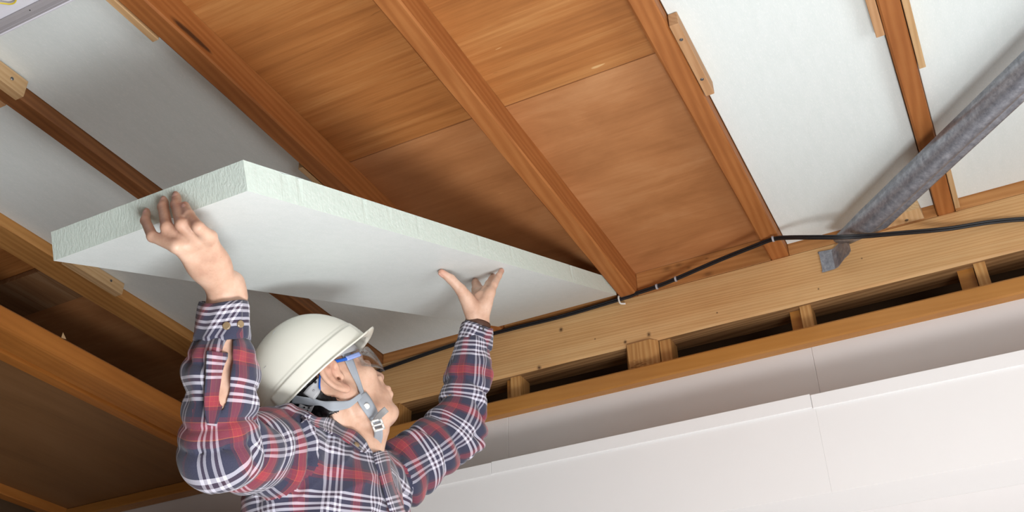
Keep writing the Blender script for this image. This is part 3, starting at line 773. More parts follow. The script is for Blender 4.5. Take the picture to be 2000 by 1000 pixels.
M['hair'] = plain('black_hair', srgb(24, 22, 24), .45, .5, 0, .05, 200)

me_thing = thing('person', (PV[0], PV[1], FLOOR), 'person in plaid shirt and white helmet reaching up, face turned to the board', 'person')
allp = np.array([q[8] for q in body.p])
BV, BF = surface(lambda P, c, r: body.eval(P, c, r), allp.min(0)-.20, allp.max(0)+.20, .0024)
BV = smooth_mesh(BV, BF, 1, .5)
bodyo = mesh_obj('body', BV, BF, M['skin'], me_thing, None, True)
# redder finger tips, knuckles, ears, lips
fl_ = np.zeros(len(BV))
def flush(c, r, s): 
    global fl_
    fl_ = np.maximum(fl_, s*np.exp(-(((BV-c)**2).sum(1))/(r*r)))
for P in (R1, R2, R3, R4, L0, L1, L2, L3, L4):
    flush(P[-1], .013, .5); flush(P[1], .010, .22); flush(P[2], .009, .25)
for s in (-1, 1): flush(hd(-.022, s*.092, .012), .018, .4); flush(hd(-.005, s*.084, -.028), .014, .4)
flush(hd(.104, 0, -.060), .012, .7); flush(hd(.103, 0, -.072), .012, .7); flush(hd(.116, 0, -.028), .016, .4)
at_ = bodyo.data.attributes.new('flush', 'FLOAT', 'POINT'); at_.data.foreach_set('value', fl_.astype(np.float32))
BVH = BVHTree.FromPolygons(BV.tolist(), BF.tolist())
def hit(u, v, off=0.0, bvh=None, dflt=None):
    d = Vector(ray(u, v)).normalized(); h = (bvh or BVH).ray_cast(Vector((0, 0, 0)), d)
    if h[0] is None: return np.array(dflt) if dflt is not None else None
    n = h[1]; n = n if n.dot(d) < 0 else -n
    return np.array(h[0]+n*off)
def near(p, off=0.0):
    h = BVH.find_nearest(Vector(p)); n = h[1]
    return np.array(h[0]+n*off), np.array(n)
# nails seen in the picture: right hand fingers and the left thumb
def nail(tip, d, nb, r, w=.0052, l=.0105):
    p, n = near(tip+nb*(r+.003)-d*.0035)
    x = unit(np.cross(d, n)); y = unit(np.cross(n, x)); V = []; F = []
    na, nb_ = 7, 6
    for i in range(na):
        for k in range(nb_):
            a = i/(na-1)*2-1; b = k/(nb_-1)
            V.append(p+x*(w*a*(1-.25*b*b*(abs(a))))+y*(l*(b-.55))+n*(.0009-.0022*a*a-.0012*abs(b-.5)))
    for s_ in (0, 1):
        for i in range(na-1):
            for k in range(nb_-1): F.append((i*nb_+k, (i+1)*nb_+k, (i+1)*nb_+k+1, i*nb_+k+1))
        break
    o = mesh_obj('nail', V, F, M['nail'], me_thing, None, True); return o
for (tip, d, nb, r) in FT: nail(tip, d, nb, r, min(.0056, r*.72), .0105 if r < .008 else .0125)
# ------------------------------------------------------------------ plaid shirt
def plaid_mat(name='plaid_flannel'):
    t = NT(name)
    NAVY, NAVY2, WH, RD, MAR, OR = srgb(36, 42, 68), srgb(44, 44, 70), srgb(218, 216, 230), srgb(158, 44, 58), srgb(92, 32, 54), srgb(188, 98, 62)
    DK = srgb(58, 34, 56)
    DK = srgb(58, 34, 56)
    seq = [(MAR, .05), (OR, .008), (RD, .066), (OR, .007), (RD, .066), (OR, .008), (MAR, .05), (NAVY, .19)]
    seq += [(WH, .042), (DK, .042), (WH, .042), (NAVY2, .072), (WH, .042), (DK, .042), (WH, .042), (NAVY, .19)]
    tot = sum(w for _, w in seq); st = []; a = 0
    for c, w in seq: st.append((a/tot, c)); a += w
    uvn = t.n('ShaderNodeUVMap', uv_map='uv'); sp = t.n('ShaderNodeSeparateXYZ'); t.l(uvn.outputs[0], sp.inputs[0])
    cols = []
    for ax, off in ((0, .13), (1, .41)):
        f = t.math('FRACT', t.math('ADD', t.math('MULTIPLY', sp.outputs[ax], 1/.104), off))
        cols.append(t.ramp(f, st, 'CONSTANT'))
    c = t.mix(.5, cols[0], cols[1])
    # twill: fine diagonal ticks let one yarn set show over the other
    mp = t.n('ShaderNodeMapping'); mp.inputs['Rotation'].default_value = (0, 0, .7); t.l(uvn.outputs[0], mp.inputs['Vector'])
    w = t.n('ShaderNodeTexWave', wave_type='BANDS', bands_direction='X'); w.inputs['Scale'].default_value = 260; t.l(mp.outputs[0], w.inputs['Vector'])
    c = t.mix(t.math('MULTIPLY', w.outputs['Fac'], .35), c, cols[1])
    n1 = t.noise(uvn.outputs[0], 900, 3, .7); n2 = t.noise(uvn.outputs[0], 60, 4, .6)
    c = t.mix(t.math('MULTIPLY', n1, .10), c, srgb(210, 200, 210))
    t.bump(t.math('ADD', t.math('MULTIPLY', n1, .5), n2), .35, .0015)
    t.b.inputs['Sheen Weight'].default_value = .25
    return t.fin(c, .9, .15)
M['plaid'] = plaid_mat()
def folds_fore(a, b, amp, seed, inner=None):
    """creases that bunch inside the bend at a and fade along the sleeve towards b"""
    ax = unit(b-a); L = np.linalg.norm(b-a); u = unit(inner-ax*(inner@ax)) if inner is not None else unit(np.cross(ax, (0.3, .2, 1))); w = np.cross(ax, u)
    def f(P, t, d, l):
        ang = np.arctan2(d@w, d@u); s = ((P-a)@ax)
        n1 = vnoise(P, 7, seed+20)
        ph = s*2*math.pi/.050+1.1*np.sin(ang*2+seed)+2.4*n1
        side = .35+.65*np.exp(-(ang/1.3)**2)
        e = np.exp(-(s/.085)**2)*side+.28*np.exp(-((L-s)/.06)**2)+.24
        crease = (1-np.abs(np.sin(ph*.5)))**1.6*1.5-.55
        lng = np.exp(-((L-s)/.05)**2)*.0032*np.sin(ang*9+3*n1)
        return -amp*e*crease*(.65+.6*vnoise(P, 5, seed+7))+.0055*vnoise(P, 9, seed)+lng
    return f
shirt = SDF()
CR = W_R*.58+E_R*.42; CL = W_L*.72+E_L*.28
CRb = W_R*.50+E_R*.50; CLb = W_L*.56+E_L*.44
shirt.ell(CH-FW*.018, (.140, .178, .215), TR, .05, lambda P, L: .004*vnoise(P, 9, 3)+.010*(np.abs(np.sin((L[:, 2]*.8-L[:, 1]*.9+.02*vnoise(P, 5, 9))*math.pi/.055))**.7*-1+.6)*np.exp(-((L[:, 1]+.10)/.12)**2))
shirt.ell((CH+PV)/2+np.array([0, 0, -.02])-FW*.032, (.150, .172, .24), TR, .06, lambda P, L: .006*vnoise(P, 8, 4))
shirt.ell(PV, (.125, .172, .15), TR, .06)
shirt.cone(S_R*.8+S_L*.2, S_R*.2+S_L*.8, .072, .072, .05)
shirt.cone(NB-FW*.02+np.array([0, 0, -.02]), NB-FW*.012+np.array([0, 0, .004]), .085, .072, .05)
shirt.cone(S_R, E_R, .080, .052, .035, folds_fore(E_R, S_R, .022, 1, unit(CRb-E_R)))
shirt.cone(E_R, CRb, .053, .053, .025, folds_fore(E_R, CRb, .020, 2, unit(S_R-E_R)))
shirt.cone(CRb, CR, .054, .048, .02, folds_fore(CR, CRb, .005, 5))
shirt.cone(S_L, E_L, .074, .058, .035, folds_fore(E_L, S_L, .022, 3, unit(CLb-E_L)))
shirt.cone(E_L, CLb, .058, .047, .025, folds_fore(E_L, CLb, .020, 4, unit(S_L-E_L)))
shirt.cone(CLb, CL, .046, .041, .02, folds_fore(CL, CLb, .003, 6))
# the open neck and the sleeve slit are cut away so that skin shows
shirt.cone(NB+FW*.060+np.array([0, 0, .06]), NB+FW*.118+np.array([0, 0, -.045]), .048, .018, .008, None, True)
sl0, sl1 = at(444, 690, 1.585), at(432, 768, 1.565)
sn = unit(sl1-sl0)
shirt.ell((sl0+sl1)/2, (.0115, .040, .062*.94), np.stack([unit(np.cross(sn, _fw)), unit(np.cross(unit(np.cross(sn, _fw)), sn)), sn], 1), .004, None, True)
sp_ = np.array([q[8] for q in shirt.p])
def shirt_fn(P, c, r):
    v = shirt.eval(P, c, r)
    zc = PV[2]-.13                                                  # hem
    return np.maximum(v, zc-P[:, 2])
SV, SF = surface(shirt_fn, sp_.min(0)-.24, sp_.max(0)+.24, .0036)
SV = smooth_mesh(SV, SF, 1, .5)
# which piece of the shirt a face belongs to
def seg(P, a, b):
    ab = b-a; t = np.clip(((P-a)@ab)/(ab@ab), 0, 1); return np.linalg.norm(P-a-t[:, None]*ab, axis=1)
FC = SV
dR = np.minimum(seg(FC, E_R, CR)-.05, seg(FC, S_R*.72+E_R*.28, E_R)-.07); dL = np.minimum(seg(FC, E_L, CL)-.045, seg(FC, S_L*.72+E_L*.28, E_L)-.066)
dT = shirt.dist(shirt.p[0], FC); dT = np.minimum(dT, shirt.dist(shirt.p[1], FC)); dT = np.minimum(dT, seg(FC, S_R*.9+S_L*.1, S_L*.9+S_R*.1)-.072)
def relax_field(x, it=40):
    E = np.concatenate([SF[:, [0, 1]], SF[:, [1, 2]], SF[:, [2, 3]], SF[:, [3, 0]]]); E = np.concatenate([E, E[:, ::-1]]); dg = np.maximum(np.bincount(E[:, 0], minlength=len(SV)), 1)
    for i in range(it): x = .5*x+.5*np.bincount(E[:, 0], x[E[:, 1]], len(SV))/dg
    return x
dR, dL, dT = (relax_field(x)[SF].mean(1) for x in (dR, dL, dT))
reg = np.where((dR < dT) & (dR < dL), 1, np.where(dL < dT, 2, 0))
def sleeve_uv(P, S, E, C, skew):
    """length along the bent arm and angle round it, from a rounded centre line with a parallel-carried frame"""
    E = E-unit(unit(S-E)+unit(C-E))*.030
    A = E+(S-E)*.5; B = E+(C-E)*.5; pts = [S+(S-E)*.5, S, A]
    pts += [(1-t)**2*A+2*t*(1-t)*E+t*t*B for t in np.linspace(.08, .92, 11)]+[B, C, C+(C-E)*.3]
    Q = [];
    for a_, b_ in zip(pts, pts[1:]):
        m = max(2, int(np.linalg.norm(b_-a_)/.006)); Q += [a_+(b_-a_)*i/m for i in range(m)]
    Q = np.array(Q); Q = np.array([Q[max(0, i-5):i+6].mean(0) for i in range(len(Q))])
    T = np.gradient(Q, axis=0); T /= np.linalg.norm(T, axis=1)[:, None]
    sl = np.concatenate([[0], np.cumsum(np.linalg.norm(np.diff(Q, axis=0), axis=1))])
    U = [unit(np.cross(np.cross(E-S, C-E), T[0]))]
    for i in range(1, len(Q)): u = U[-1]-T[i]*(U[-1]@T[i]); U.append(unit(u))
    U = np.array(U); k = np.empty(len(P), int)
    for i in range(0, len(P), 4000): k[i:i+4000] = ((P[i:i+4000, None]-Q[None])**2).sum(2).argmin(1)
    f = ((P-Q[k])*T[k]).sum(1); k0 = np.clip(np.where(f >= 0, k, k-1), 0, len(Q)-2)
    f0 = ((P-Q[k0])*T[k0]).sum(1); f1 = ((P-Q[k0+1])*T[k0+1]).sum(1)
    w = np.clip(f0/np.where(np.abs(f0-f1) < 1e-9, 1e-9, f0-f1), 0, 1)[:, None]
    t_ = T[k0]*(1-w)+T[k0+1]*w; u_ = U[k0]*(1-w)+U[k0+1]*w; q_ = Q[k0]*(1-w)+Q[k0+1]*w; d = P-q_
    s = sl[k0]+(sl[k0+1]-sl[k0])*w[:, 0]
    a = np.arctan2((d*np.cross(t_, u_)).sum(1), (d*u_).sum(1))+skew
    return np.angle(np.exp(1j*a)), s
shirt_o = None
def shirt_piece(name, sel, uvf):
    f = SF[sel]; ids = np.unique(f); mp = np.full(len(SV), -1); mp[ids] = np.arange(len(ids)); v = SV[ids]; f = mp[f]
    uv = uvf(v); fu = uv[f]
    if wrap_r[name] is not None:                                     # unwrap the angle inside each face
        a = fu[:, :, 0]; a = a[:, :1]+np.angle(np.exp(1j*(a-a[:, :1]))); fu = np.stack([a*wrap_r[name], fu[:, :, 1]], -1)
    return mesh_obj(name, v, f, M['plaid'], shirt_o or me_thing, None, True, fu.reshape(-1, 2))
wrap_r = {'sleeve_r': .0624, 'sleeve_l': .0624, 'torso': .156}
def torso_uv(P):
    L = (P-CH)@TR; a = np.arctan2(L[:, 1], L[:, 0]+.0); return np.stack([a, L[:, 2]+.12*np.abs(L[:, 1])], -1)
shirt_o = shirt_piece('torso', reg == 0, torso_uv); shirt_o.name = 'shirt'; shirt_o['label'] = 'red, navy and white plaid flannel shirt'
for nm, rg, S, E, C, sk in (('sleeve_r', 1, S_R, E_R, CR, .4), ('sleeve_l', 2, S_L, E_L, CL, -.5)):
    o = shirt_piece(nm, reg == rg, lambda v: np.stack(sleeve_uv(v, S, E, C, sk), -1)); o.name = 'sleeve'
SBVH = BVHTree.FromPolygons(SV.tolist(), SF.tolist())
def shit(u, v, off=0.0): return hit(u, v, off, SBVH)

# cuffs: doubled cloth bands, overlapped and buttoned
def band(name, parent, rings, m, closed=True, th=.003, uvs=1.0):
    """rings: list of point lists (same count); a cloth of thickness th"""
    R = np.array(rings); n, k = R.shape[:2]; V = []; F = []; UV = []
    C = R.mean(1, keepdims=True)
    for lay in (0, 1):
        V += list((R+(C-R)/np.linalg.norm(C-R, axis=2, keepdims=True)*th*lay).reshape(-1, 3))
    arc = np.concatenate([np.zeros((n, 1)), np.cumsum(np.linalg.norm(np.diff(R, axis=1), axis=2), axis=1)], 1)
    ln = np.concatenate([np.zeros((1, k)), np.cumsum(np.linalg.norm(np.diff(R, axis=0), axis=2), axis=0)], 0)
    I = lambda l, i, j: l*n*k+i*k+j
    kk = k if closed else k-1
    def q(a, b, c, d):
        F.append((a, b, c, d)); UV.extend([(arc[(x % (n*k))//k, x % k], ln[(x % (n*k))//k, x % k]) for x in (a, b, c, d)])
    for i in range(n-1):
        for j in range(kk):
            j2 = (j+1) % k; q(I(0, i, j), I(0, i, j2), I(0, i+1, j2), I(0, i+1, j)); q(I(1, i, j), I(1, i+1, j), I(1, i+1, j2), I(1, i, j2))
    for j in range(kk):
        j2 = (j+1) % k
        for i in (0, n-1): q(I(0, i, j), I(0, i, j2), I(1, i, j2), I(1, i, j))
    if not closed:
        for i in range(n-1):
            for j in (0, k-1): q(I(0, i, j), I(0, i+1, j), I(1, i+1, j), I(1, i, j))
    UV = np.array(UV)
    o = mesh_obj(name, V, F, m, parent, None, True, UV); fix_normals(o); return o
def cuff(W, E, a0, a1, r0, r1, gap_dir, ph):
    ax = unit(W-E); u = unit(gap_dir-ax*(gap_dir@ax)); w = np.cross(ax, u); rings = []
    for i in range(9):
        t = i/8; c = W+(E-W)*(a0+(a1-a0)*t); r = r0+(r1-r0)*t; ring = []
        for k in range(65):
            a = 2*math.pi*k/64*1.06-.18
            rr = r*(1+.03*math.sin(3*a+ph)+.05*math.cos(2*a))+.0035*(k/64)-(.0012 if i in (0, 8) else 0)+.0012*math.sin(9*a+5*t)
            ring.append(c+rr*(u*math.cos(a)+w*math.sin(a))+ax*.004*math.sin(2*a+ph))
        rings.append(ring)
    return band('cuff', shirt_o, rings, M['plaid'], False, .0035)
def button(p, n, parent, r=.0062):
    o = MB().disc(p, n, r, .003, 16, r*.8).build('button', M['button'], parent)
    n = unit(n); x = unit(np.cross(n, (0, 0, 1.0))); y = np.cross(n, x)
    return o
M['button'] = plain('horn_button', srgb(150, 128, 98), .3, .5, 0, .12, 300)
gR = unit(-_fw*.75+_rt*.65)
cuff(W_R, E_R, .065, .305, .0375, .0445, gR, 0.6)
cuff(W_L, E_L, .035, .235, .0335, .0375, _rt+_fw*.4, 1.2)
# sleeve placket strip, front placket, collar: cloth strips laid on the shirt
def strip(name, parent, L, R, m, uo=0.0, off=.003, th=.0022, nx=7, bvh=None, uvs=1.0, bulge=0.0, smooth=True, dep=None, sub=5, over=None):
    """cloth or webbing strip between a left and a right border; borders are 3-D points"""
    A = np.array(catmull(L, sub)); B = np.array(catmull(R, sub)); n = len(A); V = []; UV = []
    G = np.zeros((n, nx, 3))
    for i in range(n):
        for k in range(nx):
            t = k/(nx-1); G[i, k] = A[i]*(1-t)+B[i]*t
    N = np.cross(np.gradient(G, axis=0), np.gradient(G, axis=1)); N /= np.linalg.norm(N, axis=2)[..., None]+1e-12
    if (N*(-_fw)).sum() < 0: N = -N
    prof = np.sin(np.linspace(0, math.pi, nx))*bulge
    G = G+N*prof[None, :, None]
    if over is not None:                                            # lift the cloth wherever the surface below would poke through
        for _ in range(3):
            for i in range(n):
                for k in range(nx):
                    d = Vector(G[i, k]); h = over.ray_cast(Vector((0, 0, 0)), d.normalized())
                    if h[0] is not None and h[3] < d.length+th+.0015 and h[3] > d.length-.03: G[i, k] *= (h[3]-th-.0015)/d.length
            G[1:-1] = (G[:-2]+2*G[1:-1]+G[2:])/4
        for i in range(n):
            for k in range(nx):
                d = Vector(G[i, k]); h = over.ray_cast(Vector((0, 0, 0)), d.normalized())
                if h[0] is not None and h[3] < d.length+th and h[3] > d.length-.03: G[i, k] *= (h[3]-th)/d.length
    arc = np.cumsum(np.r_[0, np.linalg.norm(np.diff((A+B)/2, axis=0), axis=1)]); wd = np.linalg.norm(A-B, axis=1).mean()
    V = np.concatenate([G.reshape(-1, 3), (G-N*th).reshape(-1, 3)]); F = []; fuv = []
    uv1 = np.stack(np.meshgrid(arc, np.linspace(-wd/2, wd/2, nx)+uo, indexing='ij'), -1).reshape(-1, 2)[:, ::-1]
    I = lambda l, i, k: l*n*nx+i*nx+k
    def q(*a): F.append(a); fuv.extend([tuple(uv1[x % (n*nx)]*uvs) for x in a])
    for i in range(n-1):
        for k in range(nx-1): q(I(0, i, k), I(0, i+1, k), I(0, i+1, k+1), I(0, i, k+1)); q(I(1, i, k), I(1, i, k+1), I(1, i+1, k+1), I(1, i+1, k))
        for k in (0, nx-1): q(I(0, i, k), I(0, i+1, k), I(1, i+1, k), I(1, i, k))
    for k in range(nx-1):
        for i in (0, n-1): q(I(0, i, k), I(0, i, k+1), I(1, i, k+1), I(1, i, k))
    o = mesh_obj(name, V, F, m, parent, None, smooth, fuv); fix_normals(o); return o
def pix_strip(C, off, bvhs=None, dep=None):
    """centre points (u, v, width) -> borders on the nearest surface below"""
    L, R = [], []
    for i, c in enumerate(C):
        a = C[max(i-1, 0)]; b = C[min(i+1, len(C)-1)]; t = np.array([b[0]-a[0], b[1]-a[1]], float); t /= np.linalg.norm(t); nn = np.array([-t[1], t[0]])
        for s, out in ((-.5, L), (.5, R)):
            u, v = c[0]+nn[0]*c[2]*s, c[1]+nn[1]*c[2]*s
            if len(c) > 3 and c[3] is not None: out.append(at(u, v, c[3])); continue
            best = None
            for bv in (bvhs or (BVH,)):
                p = hit(u, v, off, bv)
                if p is not None and (best is None or p@_fw < best@_fw): best = p
            if best is None: best = out[-1] if out else at(u, v, 1.95)
            out.append(best)
    return L, R
SB = (SBVH,)
L, R = pix_strip([(423, 674, 22), (423, 700, 23), (421, 730, 23), (418, 765, 24), (416, 800, 23), (415, 822, 20), (414, 834, 7)], .0095, SB)
L = [np.mean(L[max(0, i-1):i+2], 0) for i in range(len(L))]; R = [np.mean(R[max(0, i-1):i+2], 0) for i in range(len(R))]
strip('sleeve_placket', shirt_o, L, R, M['plaid'], bulge=.0, th=.003, over=SBVH)
L, R = pix_strip([(738, 884, 22), (744, 905, 26), (752, 935, 26), (762, 968, 26), (772, 1000, 26), (780, 1030, 26)], .005, SB)
r = random.Random(2)
L = [p+r.uniform(-.003, .003)*_rt for p in L]
strip('front_placket', shirt_o, L, R, M['plaid'], .02, bulge=.003, over=SBVH)
# collar: stand and falling leaf round the neck; the right leaf ends in a buttoned point
cu = [(590, 817), (612, 818), (642, 824), (668, 836), (690, 848), (708, 866), (717, 884)]
cl = [(590, 826), (606, 834), (632, 848), (655, 860), (672, 872), (692, 884), (708, 890)]
def clos(u, v, off):
    c = [p for p in (hit(u, v, off, SBVH), hit(u, v, off, BVH)) if p is not None]
    return min(c, key=lambda p: p@_fw)
UL = [clos(u, v, .006) for u, v in cu]; LL = [clos(u, v, .009) for u, v in cl]
# round the nape and down the far side
back = NB-FW*.075+np.array([0, 0, .035]); far = NB+LF*.070+np.array([0, 0, .035]); fr = NB+FW*.085+LF*.030+np.array([0, 0, -.02])
UL = [fr, far, back+LF*.035, back-LF*.02]+UL; LL = [fr+LF*.03-np.array([0, 0, .03]), far+LF*.022-np.array([0, 0, .035]), back-FW*.012+LF*.04-np.array([0, 0, .03]), back-FW*.012-LF*.03-np.array([0, 0, .028])]+LL
co = strip('collar', shirt_o, UL, LL, M['plaid'], .045, bulge=.004, th=.003, nx=9)
def but(u, v, parent, r=.0058):
    p = clos(u, v, .0045); d = unit(-_fw*.9+_rt*.25-_up*.1)
    o = MB().disc(p+d*.002, d, r, .0032, 16, r*.82).build('button', M['button'], parent)
    x = unit(np.cross(d, UP)); y = np.cross(x, d)
    h = MB()
    for a, b in ((1, 1), (1, -1), (-1, 1), (-1, -1)): h.disc(p+d*.0040+(x*a+y*b)*r*.24, d, r*.12, .001, 6)
    return o
def but_on(mesh_o, u, v, parent, r=.0058):
    W = [tuple(mesh_o.matrix_basis.translation+origin_of(mesh_o.parent)+vv.co) for vv in mesh_o.data.vertices]
    b = BVHTree.FromPolygons(W, [tuple(p.vertices) for p in mesh_o.data.polygons])
    p = hit(u, v, .0, b)
    if p is None: return but(u, v, parent, r)
    d = Vector(ray(u, v)); h = b.ray_cast(Vector((0, 0, 0)), d.normalized()); n = np.array(h[1]); n = n if n@_fw < 0 else -n
    MB().disc(p+n*.0018, n, r, .0032, 16, r*.82).build('button', M['button'], parent)
    x = unit(np.cross(n, UP)); y = np.cross(x, n)
cuffs = [o for o in shirt_o.children if o.name.startswith('cuff')]
but_on(cuffs[0], 443, 637, shirt_o, .0062); but_on(cuffs[0], 468.5, 633, shirt_o, .0058)
but_on(co, 696, 869, shirt_o, .0056)

# ------------------------------------------------------------------ trousers and shoes, below the picture
M['denim'] = plain('dark_denim', srgb(48, 56, 78), .9, .2)
M['shoe'] = plain('black_shoe', srgb(30, 28, 28), .5, .4)
tr = SDF(); FZ = FLOOR
hipR, hipL = PV-LF*.09+np.array([0, 0, -.05]), PV+LF*.09+np.array([0, 0, -.05])
kR, kL = np.array([hipR[0]+.03, hipR[1]-.02, FZ+.47]), np.array([hipL[0]+.02, hipL[1]+.02, FZ+.47])
aR, aL = np.array([hipR[0]-.01, hipR[1]-.03, FZ+.09]), np.array([hipL[0]-.02, hipL[1]+.03, FZ+.09])
tr.ell(PV+np.array([0, 0, -.03]), (.118, .165, .13), TR, .05)
for h_, k_, a_ in ((hipR, kR, aR), (hipL, kL, aL)): tr.cone(h_, k_, .092, .066, .04).cone(k_, a_, .066, .055, .03)
tp = np.array([q[8] for q in tr.p])
V, F = surface(lambda P, c, r: np.maximum(tr.eval(P, c, r), P[:, 2]-PV[2]-.06), tp.min(0)-.38, tp.max(0)+.36, .011, 16)
o = mesh_obj('trousers', smooth_mesh(V, F, 2), F, M['denim'], me_thing, None, True); o['label'] = 'dark trousers'
for a_ in (aR, aL):
    sh = SDF(); sh.cone(a_+np.array([-.02, 0, -.045]), a_+np.array([.15, 0, -.058]), .044, .032, .02).cone(a_+np.array([0, 0, .0]), a_+np.array([-.01, 0, -.05]), .046, .045, .02)
    V, F = surface(lambda P, c, r: np.maximum(sh.eval(P, c, r), FZ+.001-P[:, 2]), a_-.22, a_+.24, .009, 16)
    mesh_obj('shoe', smooth_mesh(V, F, 2), F, M['shoe'], me_thing, None, True)

# ------------------------------------------------------------------ hair under the helmet, ragged at the nape
def loc(P): return ((P-HC)@HR)/HS
def hair_fn(P, c, r):
    d = body.eval(P, c, r)-.0045-.0014*vnoise(P, 90, 5)
    L = loc(P); x, y, z = L.T
    line = np.where(x > .045, .052, np.where(x > -.012, .045, -.060+np.clip((x+.043)/.036, 0, 1)*.10))
    reg = line+.005*vnoise(P, 130, 8)-z
    reg = np.maximum(np.maximum(reg, x-.072), np.abs(y)-.0865)
    ear = .029-np.sqrt(((x+.020)/1.0)**2+((z+.0)/1.3)**2)
    return np.maximum(np.maximum(d, reg), ear)*.8
lo = HC-.17; V, F = surface(hair_fn, lo, lo+.34, .0028)
ho = mesh_obj('hair', V, F, M['hair'], me_thing, None, True)
hb_ = BVHTree.FromPolygons(V.tolist(), F.tolist())
sv = []; sf = []; rr = np.random.RandomState(3)
Lh = loc(V)
cand = np.where((Lh[:, 0] < .0) & (Lh[:, 2] < .045) & (Lh[:, 2] > -.058) & (np.hypot(Lh[:, 0]+.018, Lh[:, 2]) > .036))[0]
for i in rr.choice(cand, min(1500, len(cand)), False):
    p = V[i]; h = BVH.find_nearest(Vector(p)); n = np.array(h[1])
    l = Lh[i]; dn = HR@unit(np.array([.35 if l[2] > -.02 else .55, 0, -1.0]))
    dn = unit(dn-n*(dn@n)+n*rr.uniform(.0, .12)+rr.normal(size=3)*.12); w = unit(np.cross(dn, n))*.00055; ln = rr.uniform(.006, .013)
    b = len(sv); sv += [p-w, p+w, p+dn*ln*.6+w*.7, p+dn*ln*.6-w*.7, p+dn*ln+n*.0004]; sf += [(b, b+1, b+2, b+3), (b+3, b+2, b+4)]
o = mesh_obj('hair_strand', sv, sf, M['hair'], ho); o['kind'] = 'stuff'
# eyebrow of the near side
# ------------------------------------------------------------------ hard hat
he = thing('hard_hat', tuple(hd(0, 0, .03)), 'white hard hat with peak on the tilted head, grey straps hanging from it', 'helmet')
M['helmet'] = plain('white_helmet_plastic', srgb(238, 236, 224), .22, .5, 0, .01, 30)
M['helmet_in'] = plain('helmet_inside', srgb(228, 222, 214), .4, .4, 0, .01, 30)
M['liner'] = plain('grey_harness_plastic', srgb(166, 167, 170), .4, .4, 0, .02)
def webbing():
    t = NT('grey_webbing'); u = t.n('ShaderNodeUVMap', uv_map='uv')
    w = t.n('ShaderNodeTexWave', wave_type='BANDS', bands_direction='DIAGONAL'); w.inputs['Scale'].default_value = 620; t.l(u.outputs[0], w.inputs['Vector'])
    c = t.mix(w.outputs['Fac'], srgb(152, 159, 168), srgb(178, 184, 192)); t.bump(w.outputs['Fac'], .3, .0006)
    return t.fin(c, .6, .3)
M['web'] = webbing()
HT = math.radians(11.5); hc0 = np.array([-.008, 0, .030])
def hel(x, y, z):
    X = hc0[0]+x*math.cos(HT)-z*math.sin(HT); Z = hc0[2]+x*math.sin(HT)+z*math.cos(HT); return hd(X, y, Z)
def sst(a, b, x): t = min(1, max(0, (x-a)/(b-a))); return t*t*(3-2*t)
HA, HB, HH = .130, .108, .142
def shell(off=0.0, nth=110, nph=144):
    rows = []
    for i in range(nth):
        th = math.pi/2*i/(nth-1); row = []
        for k in range(nph):
            ph = 2*math.pi*k/nph; c = math.cos(th)**.86; sx = math.cos(ph); sy = math.sin(ph)
            z = HH*math.sin(th)**1.02; ap = abs((ph+math.pi) % (2*math.pi)-math.pi)
            r = 1.0
            zb = .034+.004*math.cos(ph)
            side = sst(.75, .82, ap)*(1-sst(2.75, 2.82, ap))
            r += .040*side*(1-sst(zb-.003, zb+.0015, z))                   # thicker band above the rim at the sides
            r += .012*(1-sst(zb+.006, zb+.009, z))
            rear = 1-sst(.14, .17, abs(abs(sy)*HB-.0)/.2+ (0 if sx < 0 else 9))
            rear = (1-sst(.028, .031, abs(sy*HB*c)))*(1 if sx < .35 else 0)
            r += .016*rear*sst(.30, .36, z/HH)*(1-sst(.94, 1.0, z/HH))*0
            a = HA*(1.04 if sx > 0 else 1.0)
            row.append(((a-off)*c*sx*r, (HB-off)*c*sy*r, (z-off*math.sin(th))))
        rows.append(row)
    return rows
O = shell(); I_ = shell(.0035)
nph = 144
def brim(ph, t):
    """t 0 at the shell, 1 at the lip; the peak reaches forward at the front and droops"""
    x, y, z = O[0][int(round(ph/(2*math.pi)*nph)) % nph]
    ap = abs((ph+math.pi) % (2*math.pi)-math.pi)
    pk = (1-sst(.15, 1.25, ap))
    e = .0075+.021*pk
    cx, sy = math.cos(ph), math.sin(ph); nx, ny = cx/HA, sy/HB; l = math.hypot(nx, ny)
    dx = nx/l*(1-pk)+pk*1.0; dy = ny/l*(1-pk)+pk*.15*sy
    return (x+dx*e*t, y+dy*e*t, z-.0035*t+.013*pk*t*t)
V = []; F = []
nt = len(O)
for row in O: V += row
for row in I_: V += row
NO = nt*nph
for i in range(nt-1):
    for k in range(nph):
        k2 = (k+1) % nph
        F.append((i*nph+k, i*nph+k2, (i+1)*nph+k2, (i+1)*nph+k)); F.append((NO+i*nph+k, NO+(i+1)*nph+k, NO+(i+1)*nph+k2, NO+i*nph+k2))
# rim and peak: top and underside sheets from the shell out to a rounded lip
base = len(V); tl = [0, .25, .5, .75, .93, 1.0]
for s_, dz in ((0, .0), (1, -.0032)):
    for t in tl:
        for k in range(nph):
            x, y, z = brim(2*math.pi*k/nph, t); V.append((x, y, z+dz*(1 if t < 1 else .7)))
R_ = lambda s_, j, k: base+s_*len(tl)*nph+j*nph+k % nph
for j in range(len(tl)-1):
    for k in range(nph): F.append((R_(0, j, k), R_(0, j+1, k), R_(0, j+1, k+1), R_(0, j, k+1))); F.append((R_(1, j, k), R_(1, j, k+1), R_(1, j+1, k+1), R_(1, j+1, k)))
for k in range(nph):
    F.append((R_(0, len(tl)-1, k), R_(1, len(tl)-1, k), R_(1, len(tl)-1, k+1), R_(0, len(tl)-1, k+1)))
    F.append((R_(1, 0, k), R_(1, 0, k+1), NO+(k+1) % nph, NO+k))
    F.append((R_(0, 0, k), R_(0, 0, k+1), (k+1) % nph, k))
so = mesh_obj('shell', [hel(*p) for p in V], F, M['helmet'], he, None, True); fix_normals(so)
